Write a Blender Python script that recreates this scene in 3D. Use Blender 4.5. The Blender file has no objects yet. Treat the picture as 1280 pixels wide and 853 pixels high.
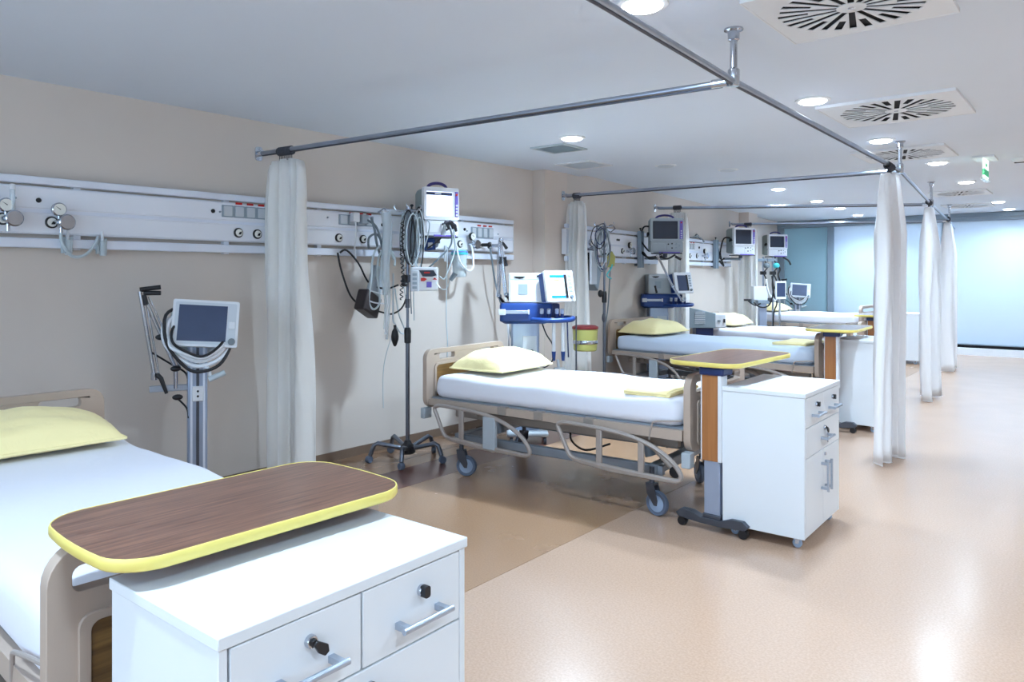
import bpy, bmesh, math, random
from mathutils import Vector, Matrix, noise
from mathutils.geometry import tessellate_polygon

scene = bpy.context.scene
COL = scene.collection
R = math.radians
PI = math.pi
random.seed(7)

# ------------------------------------------------------------------ camera
cam_d = bpy.data.cameras.new('camera')
cam = bpy.data.objects.new('camera', cam_d)
COL.objects.link(cam)
cam.location = (4.764, 0.0, 1.451)
YAW = math.degrees(math.atan(753 / 930))
cam.rotation_euler = (R(90), 0, R(YAW))
cam_d.sensor_fit = 'HORIZONTAL'
cam_d.sensor_width = 36.0
cam_d.lens = 930 / 1280 * 36.0
cam_d.shift_y = (345 - 426.5) / 1280
cam_d.clip_start = 0.05
scene.camera = cam

# ------------------------------------------------------------------ view and world
vs = scene.view_settings
vs.view_transform = 'Standard'
vs.look = 'None'
vs.exposure = 0.66
vs.gamma = 1.0
vs.use_curve_mapping = False
world = bpy.data.worlds.new('world')
scene.world = world
world.use_nodes = True
world.node_tree.nodes['Background'].inputs[0].default_value = (0.56, 0.77, 1.0, 1)
world.node_tree.nodes['Background'].inputs[1].default_value = 3.8  # bluish fill let in by the added opening behind the viewer

LAMP_COLOR = (0.62, 0.81, 1.0)
LAMP_W = 31.0
LAMP_SPREAD = 142
CORRIDOR_W = 50.0

# added opening behind the viewer lets fill light in: sample the sky through it
pd_ = bpy.data.lights.new('window_portal', 'AREA')
pd_.shape = 'RECTANGLE'
pd_.size, pd_.size_y = 7.4, 1.45
pd_.cycles.is_portal = True
po_ = bpy.data.objects.new('window_portal', pd_)
COL.objects.link(po_)
po_.location = (4.2, -3.12, 1.625)
po_.rotation_euler = (R(-90), 0, 0)


# ------------------------------------------------------------------ materials
def s2l(c):
    c = c / 255.0
    return c / 12.92 if c <= 0.04045 else ((c + 0.055) / 1.055) ** 2.4


def rgb(r, g, b):
    return (s2l(r), s2l(g), s2l(b), 1.0)


def mat(name, col, rough=0.5, metal=0.0, var=0.06, scale=6.0, bump=0.0, bscale=60.0, spec=0.5, coat=0.0,
        alpha=1.0, emit=0.0, trans=0.0, stretch=(1, 1, 1)):
    m = bpy.data.materials.new(name)
    m.use_nodes = True
    nt = m.node_tree
    b = nt.nodes['Principled BSDF']
    b.inputs['Roughness'].default_value = rough
    b.inputs['Metallic'].default_value = metal
    b.inputs['Specular IOR Level'].default_value = spec
    b.inputs['Coat Weight'].default_value = coat
    b.inputs['Coat Roughness'].default_value = 0.1
    b.inputs['Alpha'].default_value = alpha
    b.inputs['Transmission Weight'].default_value = trans
    tc = nt.nodes.new('ShaderNodeTexCoord')
    mp = nt.nodes.new('ShaderNodeMapping')
    mp.inputs['Scale'].default_value = stretch
    nt.links.new(tc.outputs['Object'], mp.inputs['Vector'])
    n = nt.nodes.new('ShaderNodeTexNoise')
    n.inputs['Scale'].default_value = scale
    n.inputs['Detail'].default_value = 4
    nt.links.new(mp.outputs['Vector'], n.inputs['Vector'])
    rp = nt.nodes.new('ShaderNodeValToRGB')
    c = Vector(col[:3])
    rp.color_ramp.elements[0].position = 0.3
    rp.color_ramp.elements[1].position = 0.7
    rp.color_ramp.elements[0].color = (*(c * (1 - var)), 1)
    rp.color_ramp.elements[1].color = (*[min(1, v * (1 + var)) for v in c], 1)
    nt.links.new(n.outputs['Fac'], rp.inputs['Fac'])
    nt.links.new(rp.outputs['Color'], b.inputs['Base Color'])
    if emit:
        nt.links.new(rp.outputs['Color'], b.inputs['Emission Color'])
        b.inputs['Emission Strength'].default_value = emit
    if bump:
        n2 = nt.nodes.new('ShaderNodeTexNoise')
        n2.inputs['Scale'].default_value = bscale
        n2.inputs['Detail'].default_value = 3
        nt.links.new(mp.outputs['Vector'], n2.inputs['Vector'])
        bp = nt.nodes.new('ShaderNodeBump')
        bp.inputs['Strength'].default_value = bump
        bp.inputs['Distance'].default_value = 0.01
        nt.links.new(n2.outputs['Fac'], bp.inputs['Height'])
        nt.links.new(bp.outputs['Normal'], b.inputs['Normal'])
    return m


def wood(name, c1, c2, rough=0.35, along='y', scale=1.0, coat=0.2):
    m = bpy.data.materials.new(name)
    m.use_nodes = True
    nt = m.node_tree
    b = nt.nodes['Principled BSDF']
    b.inputs['Roughness'].default_value = rough
    b.inputs['Coat Weight'].default_value = coat
    b.inputs['Coat Roughness'].default_value = 0.15
    tc = nt.nodes.new('ShaderNodeTexCoord')
    mp = nt.nodes.new('ShaderNodeMapping')
    s = {'x': (2, 45, 45), 'y': (45, 2, 45), 'z': (45, 45, 2)}[along]
    mp.inputs['Scale'].default_value = tuple(v * scale for v in s)
    nt.links.new(tc.outputs['Object'], mp.inputs['Vector'])
    n = nt.nodes.new('ShaderNodeTexNoise')
    n.inputs['Scale'].default_value = 1.0
    n.inputs['Detail'].default_value = 6
    n.inputs['Roughness'].default_value = 0.65
    n.inputs['Distortion'].default_value = 0.6
    nt.links.new(mp.outputs['Vector'], n.inputs['Vector'])
    rp = nt.nodes.new('ShaderNodeValToRGB')
    rp.color_ramp.elements[0].position = 0.33
    rp.color_ramp.elements[1].position = 0.68
    rp.color_ramp.elements[0].color = c1
    rp.color_ramp.elements[1].color = c2
    nt.links.new(n.outputs['Fac'], rp.inputs['Fac'])
    nt.links.new(rp.outputs['Color'], b.inputs['Base Color'])
    return m


def cloth_mat(name, col, translucency=0.3, bump=0.25):
    m = bpy.data.materials.new(name)
    m.use_nodes = True
    nt = m.node_tree
    b = nt.nodes['Principled BSDF']
    out = nt.nodes['Material Output']
    b.inputs['Base Color'].default_value = col
    b.inputs['Roughness'].default_value = 0.75
    b.inputs['Sheen Weight'].default_value = 0.15
    tc = nt.nodes.new('ShaderNodeTexCoord')
    n = nt.nodes.new('ShaderNodeTexNoise')
    n.inputs['Scale'].default_value = 9.0
    n.inputs['Detail'].default_value = 4
    n.inputs['Distortion'].default_value = 0.8
    nt.links.new(tc.outputs['Object'], n.inputs['Vector'])
    bp = nt.nodes.new('ShaderNodeBump')
    bp.inputs['Strength'].default_value = bump
    bp.inputs['Distance'].default_value = 0.02
    nt.links.new(n.outputs['Fac'], bp.inputs['Height'])
    nt.links.new(bp.outputs['Normal'], b.inputs['Normal'])
    if translucency:
        t = nt.nodes.new('ShaderNodeBsdfTranslucent')
        t.inputs['Color'].default_value = col
        mx = nt.nodes.new('ShaderNodeMixShader')
        mx.inputs[0].default_value = translucency
        nt.links.new(b.outputs[0], mx.inputs[1])
        nt.links.new(t.outputs[0], mx.inputs[2])
        nt.links.new(mx.outputs[0], out.inputs['Surface'])
    return m


def glass_mat(name, col, transl=0.45, rough=0.12):
    m = cloth_mat(name, col, transl, 0.0)
    b = m.node_tree.nodes['Principled BSDF']
    b.inputs['Roughness'].default_value = rough
    b.inputs['Sheen Weight'].default_value = 0
    return m


def floor_mat(name, c1, c2, rough=0.2):
    m = mat(name, c1, rough, 0, 0, 1)
    nt = m.node_tree
    b = nt.nodes['Principled BSDF']
    rp = [n for n in nt.nodes if n.type == 'VALTORGB'][0]
    ns = [n for n in nt.nodes if n.type == 'TEX_NOISE'][0]
    ns.inputs['Scale'].default_value = 105.0
    ns.inputs['Detail'].default_value = 6
    rp.color_ramp.elements[0].color = c1
    rp.color_ramp.elements[1].color = c2
    rp.color_ramp.elements[0].position = 0.35
    rp.color_ramp.elements[1].position = 0.65
    n2 = nt.nodes.new('ShaderNodeTexNoise')
    n2.inputs['Scale'].default_value = 3.0
    n2.inputs['Detail'].default_value = 5
    mr = nt.nodes.new('ShaderNodeMapRange')
    mr.inputs['To Min'].default_value = rough * 0.75
    mr.inputs['To Max'].default_value = rough * 1.35
    tc = [n for n in nt.nodes if n.type == 'TEX_COORD'][0]
    nt.links.new(tc.outputs['Object'], n2.inputs['Vector'])
    nt.links.new(n2.outputs['Fac'], mr.inputs['Value'])
    nt.links.new(mr.outputs['Result'], b.inputs['Roughness'])
    b.inputs['Specular IOR Level'].default_value = 0.65
    b.inputs['Coat Weight'].default_value = 0.35
    b.inputs['Coat Roughness'].default_value = 0.3
    return m


M = {}
M['wall'] = mat('wall_paint', rgb(212, 202, 193), 0.6, var=0.02, scale=1.2, bump=0.03, bscale=90)
M['pillar'] = mat('pillar_paint', rgb(216, 203, 192), 0.6, var=0.02, scale=1.5)
M['ceiling'] = mat('ceiling_paint', rgb(218, 228, 240), 0.7, var=0.015, scale=0.8)
M['base'] = mat('baseboard_vinyl', rgb(120, 100, 85), 0.4)
M['floor_peach'] = floor_mat('floor_peach', rgb(182, 149, 125), rgb(195, 163, 139), 0.21)
M['floor_tan'] = floor_mat('floor_tan', rgb(160, 123, 93), rgb(170, 134, 102), 0.24)
M['floor_maroon'] = floor_mat('floor_maroon', rgb(108, 69, 61), rgb(116, 76, 67), 0.24)
M['floor_brown'] = floor_mat('floor_brown', rgb(118, 89, 67), rgb(127, 97, 74), 0.26)
M['seam'] = mat('seam_dark', rgb(60, 48, 42), 0.7)
M['white'] = mat('white_laminate', rgb(224, 228, 232), 0.35, var=0.012, scale=3)
M['whitepl'] = mat('white_plastic', rgb(222, 225, 230), 0.35, var=0.02, scale=8)
M['rail'] = mat('rail_enamel', rgb(234, 238, 246), 0.35, var=0.015, scale=3)
M['alu'] = mat('brushed_aluminium', rgb(176, 186, 200), 0.35, 0.75, var=0.05, scale=8, stretch=(1, 1, 20))
M['railbar'] = mat('rail_bar_metal', rgb(226, 233, 246), 0.38, 0.2, var=0.04, scale=4)
M['chrome'] = mat('chrome', rgb(190, 196, 206), 0.16, 1.0, var=0.04, scale=12)
M['steel'] = mat('steel_rod', rgb(168, 178, 194), 0.28, 1.0, var=0.06, scale=10)
M['ivsteel'] = mat('iv_pole_steel', rgb(112, 118, 130), 0.3, 0.9, var=0.06, scale=10)
M['darksteel'] = mat('dark_steel', rgb(84, 88, 98), 0.4, 0.6, var=0.08)
M['black'] = mat('black_plastic', rgb(24, 24, 28), 0.4, var=0.2)
M['rubber'] = mat('caster_rubber', rgb(52, 56, 66), 0.6, var=0.15)
M['tyre'] = mat('caster_tyre', rgb(92, 104, 124), 0.5, var=0.1)
M['hub'] = mat('caster_hub', rgb(150, 170, 196), 0.45, var=0.08)
M['bedplastic'] = mat('bed_plastic', rgb(178, 160, 146), 0.42, var=0.03, scale=5)
M['bedtube'] = mat('bed_tube', rgb(166, 156, 150), 0.35, 0.2, var=0.05)
M['bedframe'] = mat('bed_frame_paint', rgb(150, 140, 132), 0.45, 0.1, var=0.06)
M['bedgrey'] = mat('bed_grey_paint', rgb(132, 140, 150), 0.45, 0.2, var=0.06)
M['sheet'] = cloth_mat('sheet_white', rgb(226, 227, 236), 0.0, 0.12)
M['sheetblue'] = cloth_mat('sheet_pale_blue', rgb(204, 217, 235), 0.0, 0.12)
M['yellow'] = cloth_mat('pillow_yellow', rgb(248, 231, 170), 0.0, 0.35)
M['curtain'] = cloth_mat('curtain_ivory', rgb(252, 251, 249), 0.55, 0.12)
M['curtainw'] = cloth_mat('curtain_white', rgb(253, 253, 254), 0.55, 0.12)
M['edge'] = mat('yellow_edging', rgb(232, 214, 118), 0.35, var=0.04)
M['tablewood'] = wood('table_walnut', rgb(80, 50, 38), rgb(138, 98, 78), 0.28, 'y', 1.9, 0.35)
M['inlay'] = wood('inlay_oak', rgb(96, 68, 36), rgb(146, 110, 62), 0.4, 'y', 0.7)
M['postwood'] = wood('post_veneer', rgb(150, 96, 52), rgb(172, 114, 66), 0.4, 'z', 0.5)
M['blue'] = mat('blue_plastic', rgb(24, 62, 130), 0.4, var=0.06)
M['navy'] = mat('navy_plastic', rgb(24, 44, 96), 0.4, var=0.08)
M['purple'] = mat('purple_plastic', rgb(112, 98, 190), 0.4, var=0.05)
M['dkpurple'] = mat('purple_handle', rgb(66, 56, 120), 0.4, var=0.05)
M['monback'] = mat('monitor_housing_grey', rgb(132, 146, 148), 0.45, var=0.05)
M['mongrey'] = mat('monitor_grey', rgb(168, 178, 186), 0.4, var=0.04)
M['screen'] = mat('screen_dark', rgb(40, 48, 66), 0.35, var=0.15, scale=4)
M['screenblue'] = mat('screen_blue_grey', rgb(52, 66, 96), 0.4, var=0.12, scale=5)
M['screenlit'] = mat('screen_lit', rgb(205, 218, 255), 0.2, var=0.02, emit=1.3)  # glow stands in for glare reflected on the monitor glass
M['screenpage'] = mat('screen_page', rgb(214, 232, 226), 0.2, var=0.03, emit=0.7)
M['screenhead'] = mat('screen_header', rgb(30, 120, 200), 0.2, var=0.05, emit=0.6)
M['orange'] = mat('screen_orange', rgb(250, 150, 60), 0.3, emit=0.7)
M['red'] = mat('red_label', rgb(190, 36, 34), 0.4, var=0.05)
M['darkred'] = mat('dark_red', rgb(112, 34, 36), 0.4, var=0.05)
M['yellowbin'] = mat('yellow_bin', rgb(166, 164, 92), 0.45, var=0.05)
M['teal'] = mat('teal_plastic', rgb(70, 190, 196), 0.3, var=0.05)
M['green'] = mat('exit_green', rgb(30, 160, 110), 0.4, emit=0.4)
M['exitwhite'] = mat('exit_lit_white', rgb(225, 255, 240), 0.4, emit=0.8)
M['clear'] = mat('clear_plastic', rgb(220, 232, 238), 0.15, var=0.02, alpha=0.45)
M['tube'] = mat('pale_tube', rgb(186, 198, 204), 0.3, var=0.06)
M['greytube'] = mat('grey_tube', rgb(112, 124, 132), 0.4, var=0.08)
M['whitetube'] = mat('white_tube', rgb(226, 230, 236), 0.35, var=0.03)
M['dial'] = mat('dial_face', rgb(236, 236, 230), 0.3, var=0.02)
M['plate'] = mat('socket_plate', rgb(200, 207, 214), 0.4, var=0.02)
M['platedark'] = mat('socket_frame', rgb(150, 164, 176), 0.4, var=0.03)
M['lamp'] = mat('lamp_diffuser', (0.9, 0.95, 1, 1), 0.4, var=0.0, emit=14.0)
M['lampoff'] = mat('lamp_diffuser_off', rgb(196, 206, 216), 0.4)
M['ventwhite'] = mat('vent_white', rgb(226, 230, 234), 0.45, var=0.01)
M['ventgrey'] = mat('vent_grey', rgb(176, 188, 194), 0.5, var=0.04)
M['dark'] = mat('void_dark', rgb(26, 28, 34), 0.8, var=0.1)
M['blade'] = mat('diffuser_blade', rgb(34, 36, 42), 0.45, var=0.1)
M['mullion'] = mat('mullion_grey', rgb(140, 156, 170), 0.4, 0.3, var=0.03)
M['glass'] = glass_mat('frosted_glass', rgb(206, 217, 226), 0.5)
M['glassteal'] = glass_mat('frosted_glass_teal', rgb(176, 204, 214), 0.45)
M['consolegrey'] = mat('console_grey', rgb(134, 148, 156), 0.45, var=0.04)
M['trolleycol'] = mat('trolley_column', rgb(160, 174, 198), 0.35, 0.5, var=0.05)
M['cuff'] = mat('cuff_box_brown_black', rgb(46, 38, 40), 0.45, var=0.12)


# ------------------------------------------------------------------ mesh building
class MB:
    def __init__(s):
        s.v, s.f = [], []

    def add(s, vs_, fs_):
        k = len(s.v)
        s.v += [tuple(p) for p in vs_]
        s.f += [tuple(i + k for i in f) for f in fs_]
        return s

    def box(s, x0, x1, y0, y1, z0, z1, rot=None, at=None):
        p = [Vector((x, y, z)) for z in (z0, z1) for y in (y0, y1) for x in (x0, x1)]
        if rot is not None:
            at = Vector(at) if at else Vector(((x0 + x1) / 2, (y0 + y1) / 2, (z0 + z1) / 2))
            p = [rot @ (q - at) + at for q in p]
        return s.add(p, [(0, 2, 3, 1), (4, 5, 7, 6), (0, 1, 5, 4), (2, 6, 7, 3), (0, 4, 6, 2), (1, 3, 7, 5)])

    def tube(s, pts, r, n=8, closed=False, cap=True):
        pts = [Vector(p) for p in pts]
        m = len(pts)
        rs = r if isinstance(r, (list, tuple)) else [r] * m
        ring = []
        up = None
        for i, p in enumerate(pts):
            if closed:
                t = pts[(i + 1) % m] - pts[i - 1]
            else:
                t = pts[min(i + 1, m - 1)] - pts[max(i - 1, 0)]
            if t.length < 1e-9:
                t = Vector((0, 0, 1))
            t.normalize()
            if up is None:
                up = t.orthogonal().normalized()
            else:
                up = up - t * up.dot(t)
                up = up.normalized() if up.length > 1e-6 else t.orthogonal().normalized()
            b = t.cross(up)
            ring.append([p + (up * math.cos(2 * PI * k / n) + b * math.sin(2 * PI * k / n)) * rs[i] for k in range(n)])
        vs_ = [q for rr in ring for q in rr]
        fs_ = []
        for i in range(m if closed else m - 1):
            j = (i + 1) % m
            for k in range(n):
                fs_.append((i * n + k, i * n + (k + 1) % n, j * n + (k + 1) % n, j * n + k))
        if cap and not closed:
            fs_.append(tuple(range(n))[::-1])
            fs_.append(tuple((m - 1) * n + k for k in range(n)))
        return s.add(vs_, fs_)

    def cyl(s, p0, p1, r, n=16, r2=None):
        return s.tube([p0, p1], [r, r if r2 is None else r2], n)

    def lathe(s, c, prof, axis='z', n=20):
        c = Vector(c)
        vs_, fs_ = [], []
        for (r, h) in prof:
            for k in range(n):
                a = 2 * PI * k / n
                u, w = r * math.cos(a), r * math.sin(a)
                q = {'z': (u, w, h), 'x': (h, u, w), 'y': (w, h, u)}[axis]
                vs_.append(c + Vector(q))
        m = len(prof)
        for i in range(m - 1):
            for k in range(n):
                fs_.append((i * n + k, i * n + (k + 1) % n, (i + 1) * n + (k + 1) % n, (i + 1) * n + k))
        fs_.append(tuple(range(n))[::-1])
        fs_.append(tuple((m - 1) * n + k for k in range(n)))
        return s.add(vs_, fs_)

    def sphere(s, c, r, n=12, m=8):
        rr = r if isinstance(r, (list, tuple)) else (r, r, r)
        prof = [(max(1e-4, math.sin(PI * i / m)), -math.cos(PI * i / m)) for i in range(m + 1)]
        vs_, fs_ = [], []
        for (q, h) in prof:
            for k in range(n):
                a = 2 * PI * k / n
                vs_.append((c[0] + rr[0] * q * math.cos(a), c[1] + rr[1] * q * math.sin(a), c[2] + rr[2] * h))
        for i in range(m):
            for k in range(n):
                fs_.append((i * n + k, i * n + (k + 1) % n, (i + 1) * n + (k + 1) % n, (i + 1) * n + k))
        fs_.append(tuple(range(n))[::-1])
        fs_.append(tuple(m * n + k for k in range(n)))
        return s.add(vs_, fs_)

    def prism(s, outer, d0, d1, plane='xy', holes=()):
        """polygon (with holes) extruded between d0 and d1 along the axis left over by plane"""
        loops = [list(outer)] + [list(h) for h in holes]
        mp = {'xy': lambda a, b, d: (a, b, d), 'yz': lambda a, b, d: (d, a, b), 'xz': lambda a, b, d: (a, d, b)}[plane]
        flat = [p for l in loops for p in l]
        tri = tessellate_polygon([[Vector((a, b, 0)) for a, b in l] for l in loops])
        n = len(flat)
        vs_ = [mp(a, b, d0) for a, b in flat] + [mp(a, b, d1) for a, b in flat]
        fs_ = [tuple(t) for t in tri] + [tuple(i + n for i in t[::-1]) for t in tri]
        k = 0
        for l in loops:
            q = len(l)
            for i in range(q):
                j = (i + 1) % q
                fs_.append((k + i, k + j, k + j + n, k + i + n))
            k += q
        return s.add(vs_, fs_)

    def grid(s, rows):
        """rows of equally many points -> open sheet"""
        n = len(rows[0])
        vs_ = [q for r_ in rows for q in r_]
        fs_ = [(i * n + k, i * n + k + 1, (i + 1) * n + k + 1, (i + 1) * n + k)
               for i in range(len(rows) - 1) for k in range(n - 1)]
        return s.add(vs_, fs_)

    def loft(s, rings, cap=True):
        n = len(rings[0])
        m = len(rings)
        vs_ = [q for r_ in rings for q in r_]
        fs_ = [(i * n + k, i * n + (k + 1) % n, (i + 1) * n + (k + 1) % n, (i + 1) * n + k)
               for i in range(m - 1) for k in range(n)]
        if cap:
            fs_.append(tuple(range(n))[::-1])
            fs_.append(tuple((m - 1) * n + k for k in range(n)))
        return s.add(vs_, fs_)

    def xf(s, mtx):
        s.v = [tuple(mtx @ Vector(p)) for p in s.v]
        return s

    def build(s, name, material, parent=None, bevel=0.0, seg=2, smooth=True, sharp=38, solid=0.0, sub=0):
        me = bpy.data.meshes.new(name)
        me.from_pydata(s.v, [], s.f)
        bm = bmesh.new()
        bm.from_mesh(me)
        if not solid:
            bmesh.ops.recalc_face_normals(bm, faces=bm.faces)
        bm.to_mesh(me)
        bm.free()
        me.materials.append(M[material] if isinstance(material, str) else material)
        if smooth:
            for p in me.polygons:
                p.use_smooth = True
            me.set_sharp_from_angle(angle=R(sharp))
        o = bpy.data.objects.new(name, me)
        COL.objects.link(o)
        if parent is not None:
            o.parent = parent
        if sub:
            md = o.modifiers.new('sub', 'SUBSURF')
            md.levels = md.render_levels = sub
        if solid:
            md = o.modifiers.new('solid', 'SOLIDIFY')
            md.thickness = solid
            md.offset = 0
        if bevel:
            md = o.modifiers.new('bev', 'BEVEL')
            md.width = bevel
            md.segments = seg
            md.limit_method = 'ANGLE'
            md.angle_limit = R(40)
        return o


def B(x0, x1, y0, y1, z0, z1, **k):
    return MB().box(x0, x1, y0, y1, z0, z1, **k)


def smooth_path(pts, sub=6, closed=False):
    pts = [Vector(p) for p in pts]
    out = []
    n = len(pts)
    rng = range(n if closed else n - 1)
    for i in rng:
        if closed:
            p0, p1, p2, p3 = pts[i - 1], pts[i], pts[(i + 1) % n], pts[(i + 2) % n]
        else:
            p0, p1, p2, p3 = pts[max(i - 1, 0)], pts[i], pts[i + 1], pts[min(i + 2, n - 1)]
        for k in range(sub):
            t = k / sub
            out.append(0.5 * ((2 * p1) + (p2 - p0) * t + (2 * p0 - 5 * p1 + 4 * p2 - p3) * t * t
                              + (3 * p1 - p0 - 3 * p2 + p3) * t ** 3))
    if not closed:
        out.append(pts[-1])
    return out


def cable(name, pts, r, material, parent, n=6, sub=5):
    return MB().tube(smooth_path(pts, sub), r, n).build(name, material, parent)


def rrect(x0, x1, y0, y1, r, seg=5):
    out = []
    for cx, cy, a0 in ((x1 - r, y1 - r, 0), (x0 + r, y1 - r, 90), (x0 + r, y0 + r, 180), (x1 - r, y0 + r, 270)):
        for k in range(seg + 1):
            a = R(a0 + 90 * k / seg)
            out.append((cx + r * math.cos(a), cy + r * math.sin(a)))
    return out


def circle(cx, cy, r, n=24):
    return [(cx + r * math.cos(2 * PI * k / n), cy + r * math.sin(2 * PI * k / n)) for k in range(n)]


def thing(name, label, cat, loc=(0, 0, 0), rot=0.0, group=None):
    o = bpy.data.objects.new(name, None)
    o.empty_display_size = 0.1
    COL.objects.link(o)
    o.location = loc
    o.rotation_euler = (0, 0, R(rot))
    return tag(o, label, cat, group)


def tag(o, label, cat, group=None):
    o['label'] = label
    o['category'] = cat
    if group:
        o['group'] = group
    return o


def struct(o):
    o['kind'] = 'structure'
    return o


def kids(o):
    return [c for c in bpy.data.objects if c.parent == o]


def copy_tree(o, parent=None, label=None, group=None):
    c = o.copy()
    COL.objects.link(c)
    if parent is not None:
        c.parent = parent
        c.matrix_parent_inverse = Matrix()
    for ch in kids(o):
        copy_tree(ch, c)
    if label:
        c['label'] = label
    if group:
        c['group'] = group
    return c


# ------------------------------------------------------------------ structure
CEIL1, CEIL2 = 2.56, 2.59
STEP_Y = 6.92
FAR_Y = 15.75


def wx(y, off=0.0):          # the bent far stretch of the left wall
    return 0.10 - 0.1 * (y - 7.13) + off


W2ROT = math.degrees(math.atan(0.1))

# floor: vinyl sheets with narrow welded seams between them
SX, MX, PX, BX = 2.45, 0.98, 0.60, 0.42
g = 0.0015


def slab(name, x0, x1, material):
    return struct(B(x0, x1, -3.2, 17.6, -0.03, 0.0).build(name, material, smooth=False))


slab('floor', SX + g, 8.2, 'floor_peach')
slab('floor.001', MX + g, SX - g, 'floor_tan')
slab('floor.002', PX + g, MX - g, 'floor_maroon')
slab('floor.003', BX + g, PX - g, 'floor_tan')
slab('floor.004', -2.2, BX - g, 'floor_brown')
struct(B(-2.2, 8.2, -3.2, 17.6, -0.08, -0.031).build('floor.005', 'seam', smooth=False))

struct(B(-0.15, 8.2, -3.2, STEP_Y, CEIL1, CEIL1 + 0.25).build('ceiling', 'ceiling', smooth=False))
struct(B(-2.2, 8.2, STEP_Y, 17.6, CEIL2, CEIL2 + 0.22).build('ceiling.001', 'ceiling', smooth=False))

struct(B(-0.15, 0, -3.2, 6.24, 0, CEIL1).build('wall_left', 'wall', smooth=False))
struct(MB().prism([(-0.15, 6.232), (0.157, 6.232), (0.157, 6.64), (-0.15, 6.64)], 0, CEIL1).build('trim_1', 'pillar', smooth=False))
struct(MB().prism([(wx(6.62), 6.62), (wx(17.6), 17.6), (wx(17.6) - 0.15, 17.6), (wx(6.62) - 0.15, 6.62)], 0, CEIL2)
       .build('wall_left.001', 'wall', smooth=False))
n2 = Vector((0.995, 0.0995))
pA, pB = Vector((wx(12.98), 12.98)), Vector((wx(13.55), 13.55))
struct(MB().prism([tuple(pA - n2 * .02), tuple(pA + n2 * 0.17), tuple(pB + n2 * 0.17), tuple(pB - n2 * .02)], 0, CEIL2)
       .build('trim_2', 'pillar', smooth=False))
struct(B(8.05, 8.2, -3.2, 17.6, 0, CEIL2).build('wall_right', 'wall', smooth=False))
# unseen wall behind the viewer; its long opening is added to let fill in
struct(B(-0.15, 8.2, -3.2, -3.05, 0, 0.9).build('wall_front', 'wall', smooth=False))
struct(B(-0.15, 8.2, -3.2, -3.05, 2.35, CEIL2).build('wall_front.001', 'wall', smooth=False))
for i, (a, b) in enumerate(((-0.15, 0.5), (2.2, 2.3), (4.1, 4.2), (6.0, 6.1), (7.9, 8.2))):
    struct(B(a, b, -3.2, -3.05, 0.9, 2.35).build('wall_front.00%d' % (i + 2), 'wall', smooth=False))

# baseboards
struct(B(0.0, 0.012, -3.05, 6.232, 0, 0.07).build('baseboard_left', 'base'))
struct(MB().prism([(wx(6.64), 6.64), (wx(15.7), 15.7), (wx(15.7) + 0.012, 15.7), (wx(6.64) + .012, 6.64)], 0, 0.07)
       .build('baseboard_left.001', 'base'))

# far glass partition: header, mullions, frosted panes, heater strip, corridor behind
struct(B(-1.0, 8.05, FAR_Y - 0.06, FAR_Y + 0.1, 2.44, CEIL2).build('trim_3', 'mullion', bevel=0.01))
struct(B(-1.0, 8.05, FAR_Y - 0.10, FAR_Y - 0.055, 2.50, 2.53).build('trim_4', 'mullion', bevel=0.006))
mull = [(-0.80, -0.62), (0.25, 0.37), (2.28, 2.38), (4.30, 4.40), (6.3, 6.4)]
for i, (a, b) in enumerate(mull):
    struct(B(a, b, FAR_Y - 0.05, FAR_Y + 0.05, 0, 2.44).build('trim_%d' % (5 + i), 'mullion', bevel=0.008))
edges = [(-0.62, 0.25), (0.37, 2.28), (2.38, 4.30), (4.40, 6.3), (6.4, 8.05)]
for i, (a, b) in enumerate(edges):
    w = struct(B(a, b, FAR_Y - 0.006, FAR_Y + 0.006, 0.2, 2.44).build('window_%d' % (i + 1), 'glassteal' if i == 0 else 'glass', smooth=False))
struct(B(-0.62, 8.05, FAR_Y - 0.12, FAR_Y + 0.05, 0.02, 0.15).build('baseboard_back', 'whitepl', bevel=0.01))
struct(B(-0.62, 8.05, FAR_Y - 0.07, FAR_Y + 0.05, 0.15, 0.21).build('baseboard_back.001', 'dark'))
struct(B(-0.62, 8.05, FAR_Y - 0.125, FAR_Y - 0.0, 0.205, 0.222).build('baseboard_back.002', 'mullion', bevel=0.004))
struct(B(-2.2, 8.2, 17.45, 17.6, 0, CEIL2).build('wall_back', 'ceiling', smooth=False))
struct(B(0.29, 0.34, FAR_Y + 0.06, 17.45, 0, CEIL2).build('wall_corridor', 'ceiling', smooth=False))
struct(B(8.05, 8.2, 15.7, 17.6, 0, CEIL2).build('wall_corridor_end', 'ceiling', smooth=False))


# ------------------------------------------------------------------ lamps and ceiling fittings
def lamp_fixture(label, x, y, z, lit=True, power=1.0, group=None, r=0.085):
    t = thing('downlight', label, 'ceiling light', (x, y, z), 0, group)
    ring = MB()
    ring.lathe((0, 0, 0), [(r, -0.001), (r + 0.022, -0.001), (r + 0.020, -0.007), (r + 0.004, -0.010), (r, -0.010)], 'z', 28)
    ring.build('trim_ring', 'ventwhite', t)
    MB().lathe((0, 0, 0), [(r - 0.002, -0.004), (r - 0.003, -0.012), (r * 0.85, -0.019), (r * 0.5, -0.024)], 'z', 28).build('diffuser', 'lamp' if lit else 'lampoff', t)
    if lit:
        ld = bpy.data.lights.new('downlight_lamp', 'AREA')
        ld.shape = 'DISK'
        ld.size = 0.15
        ld.energy = LAMP_W * power
        ld.color = LAMP_COLOR
        ld.spread = R(LAMP_SPREAD)
        lo = bpy.data.objects.new('downlight_lamp', ld)
        COL.objects.link(lo)
        lo.parent = t
        lo.location = (0, 0, -0.027)
    return t


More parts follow.
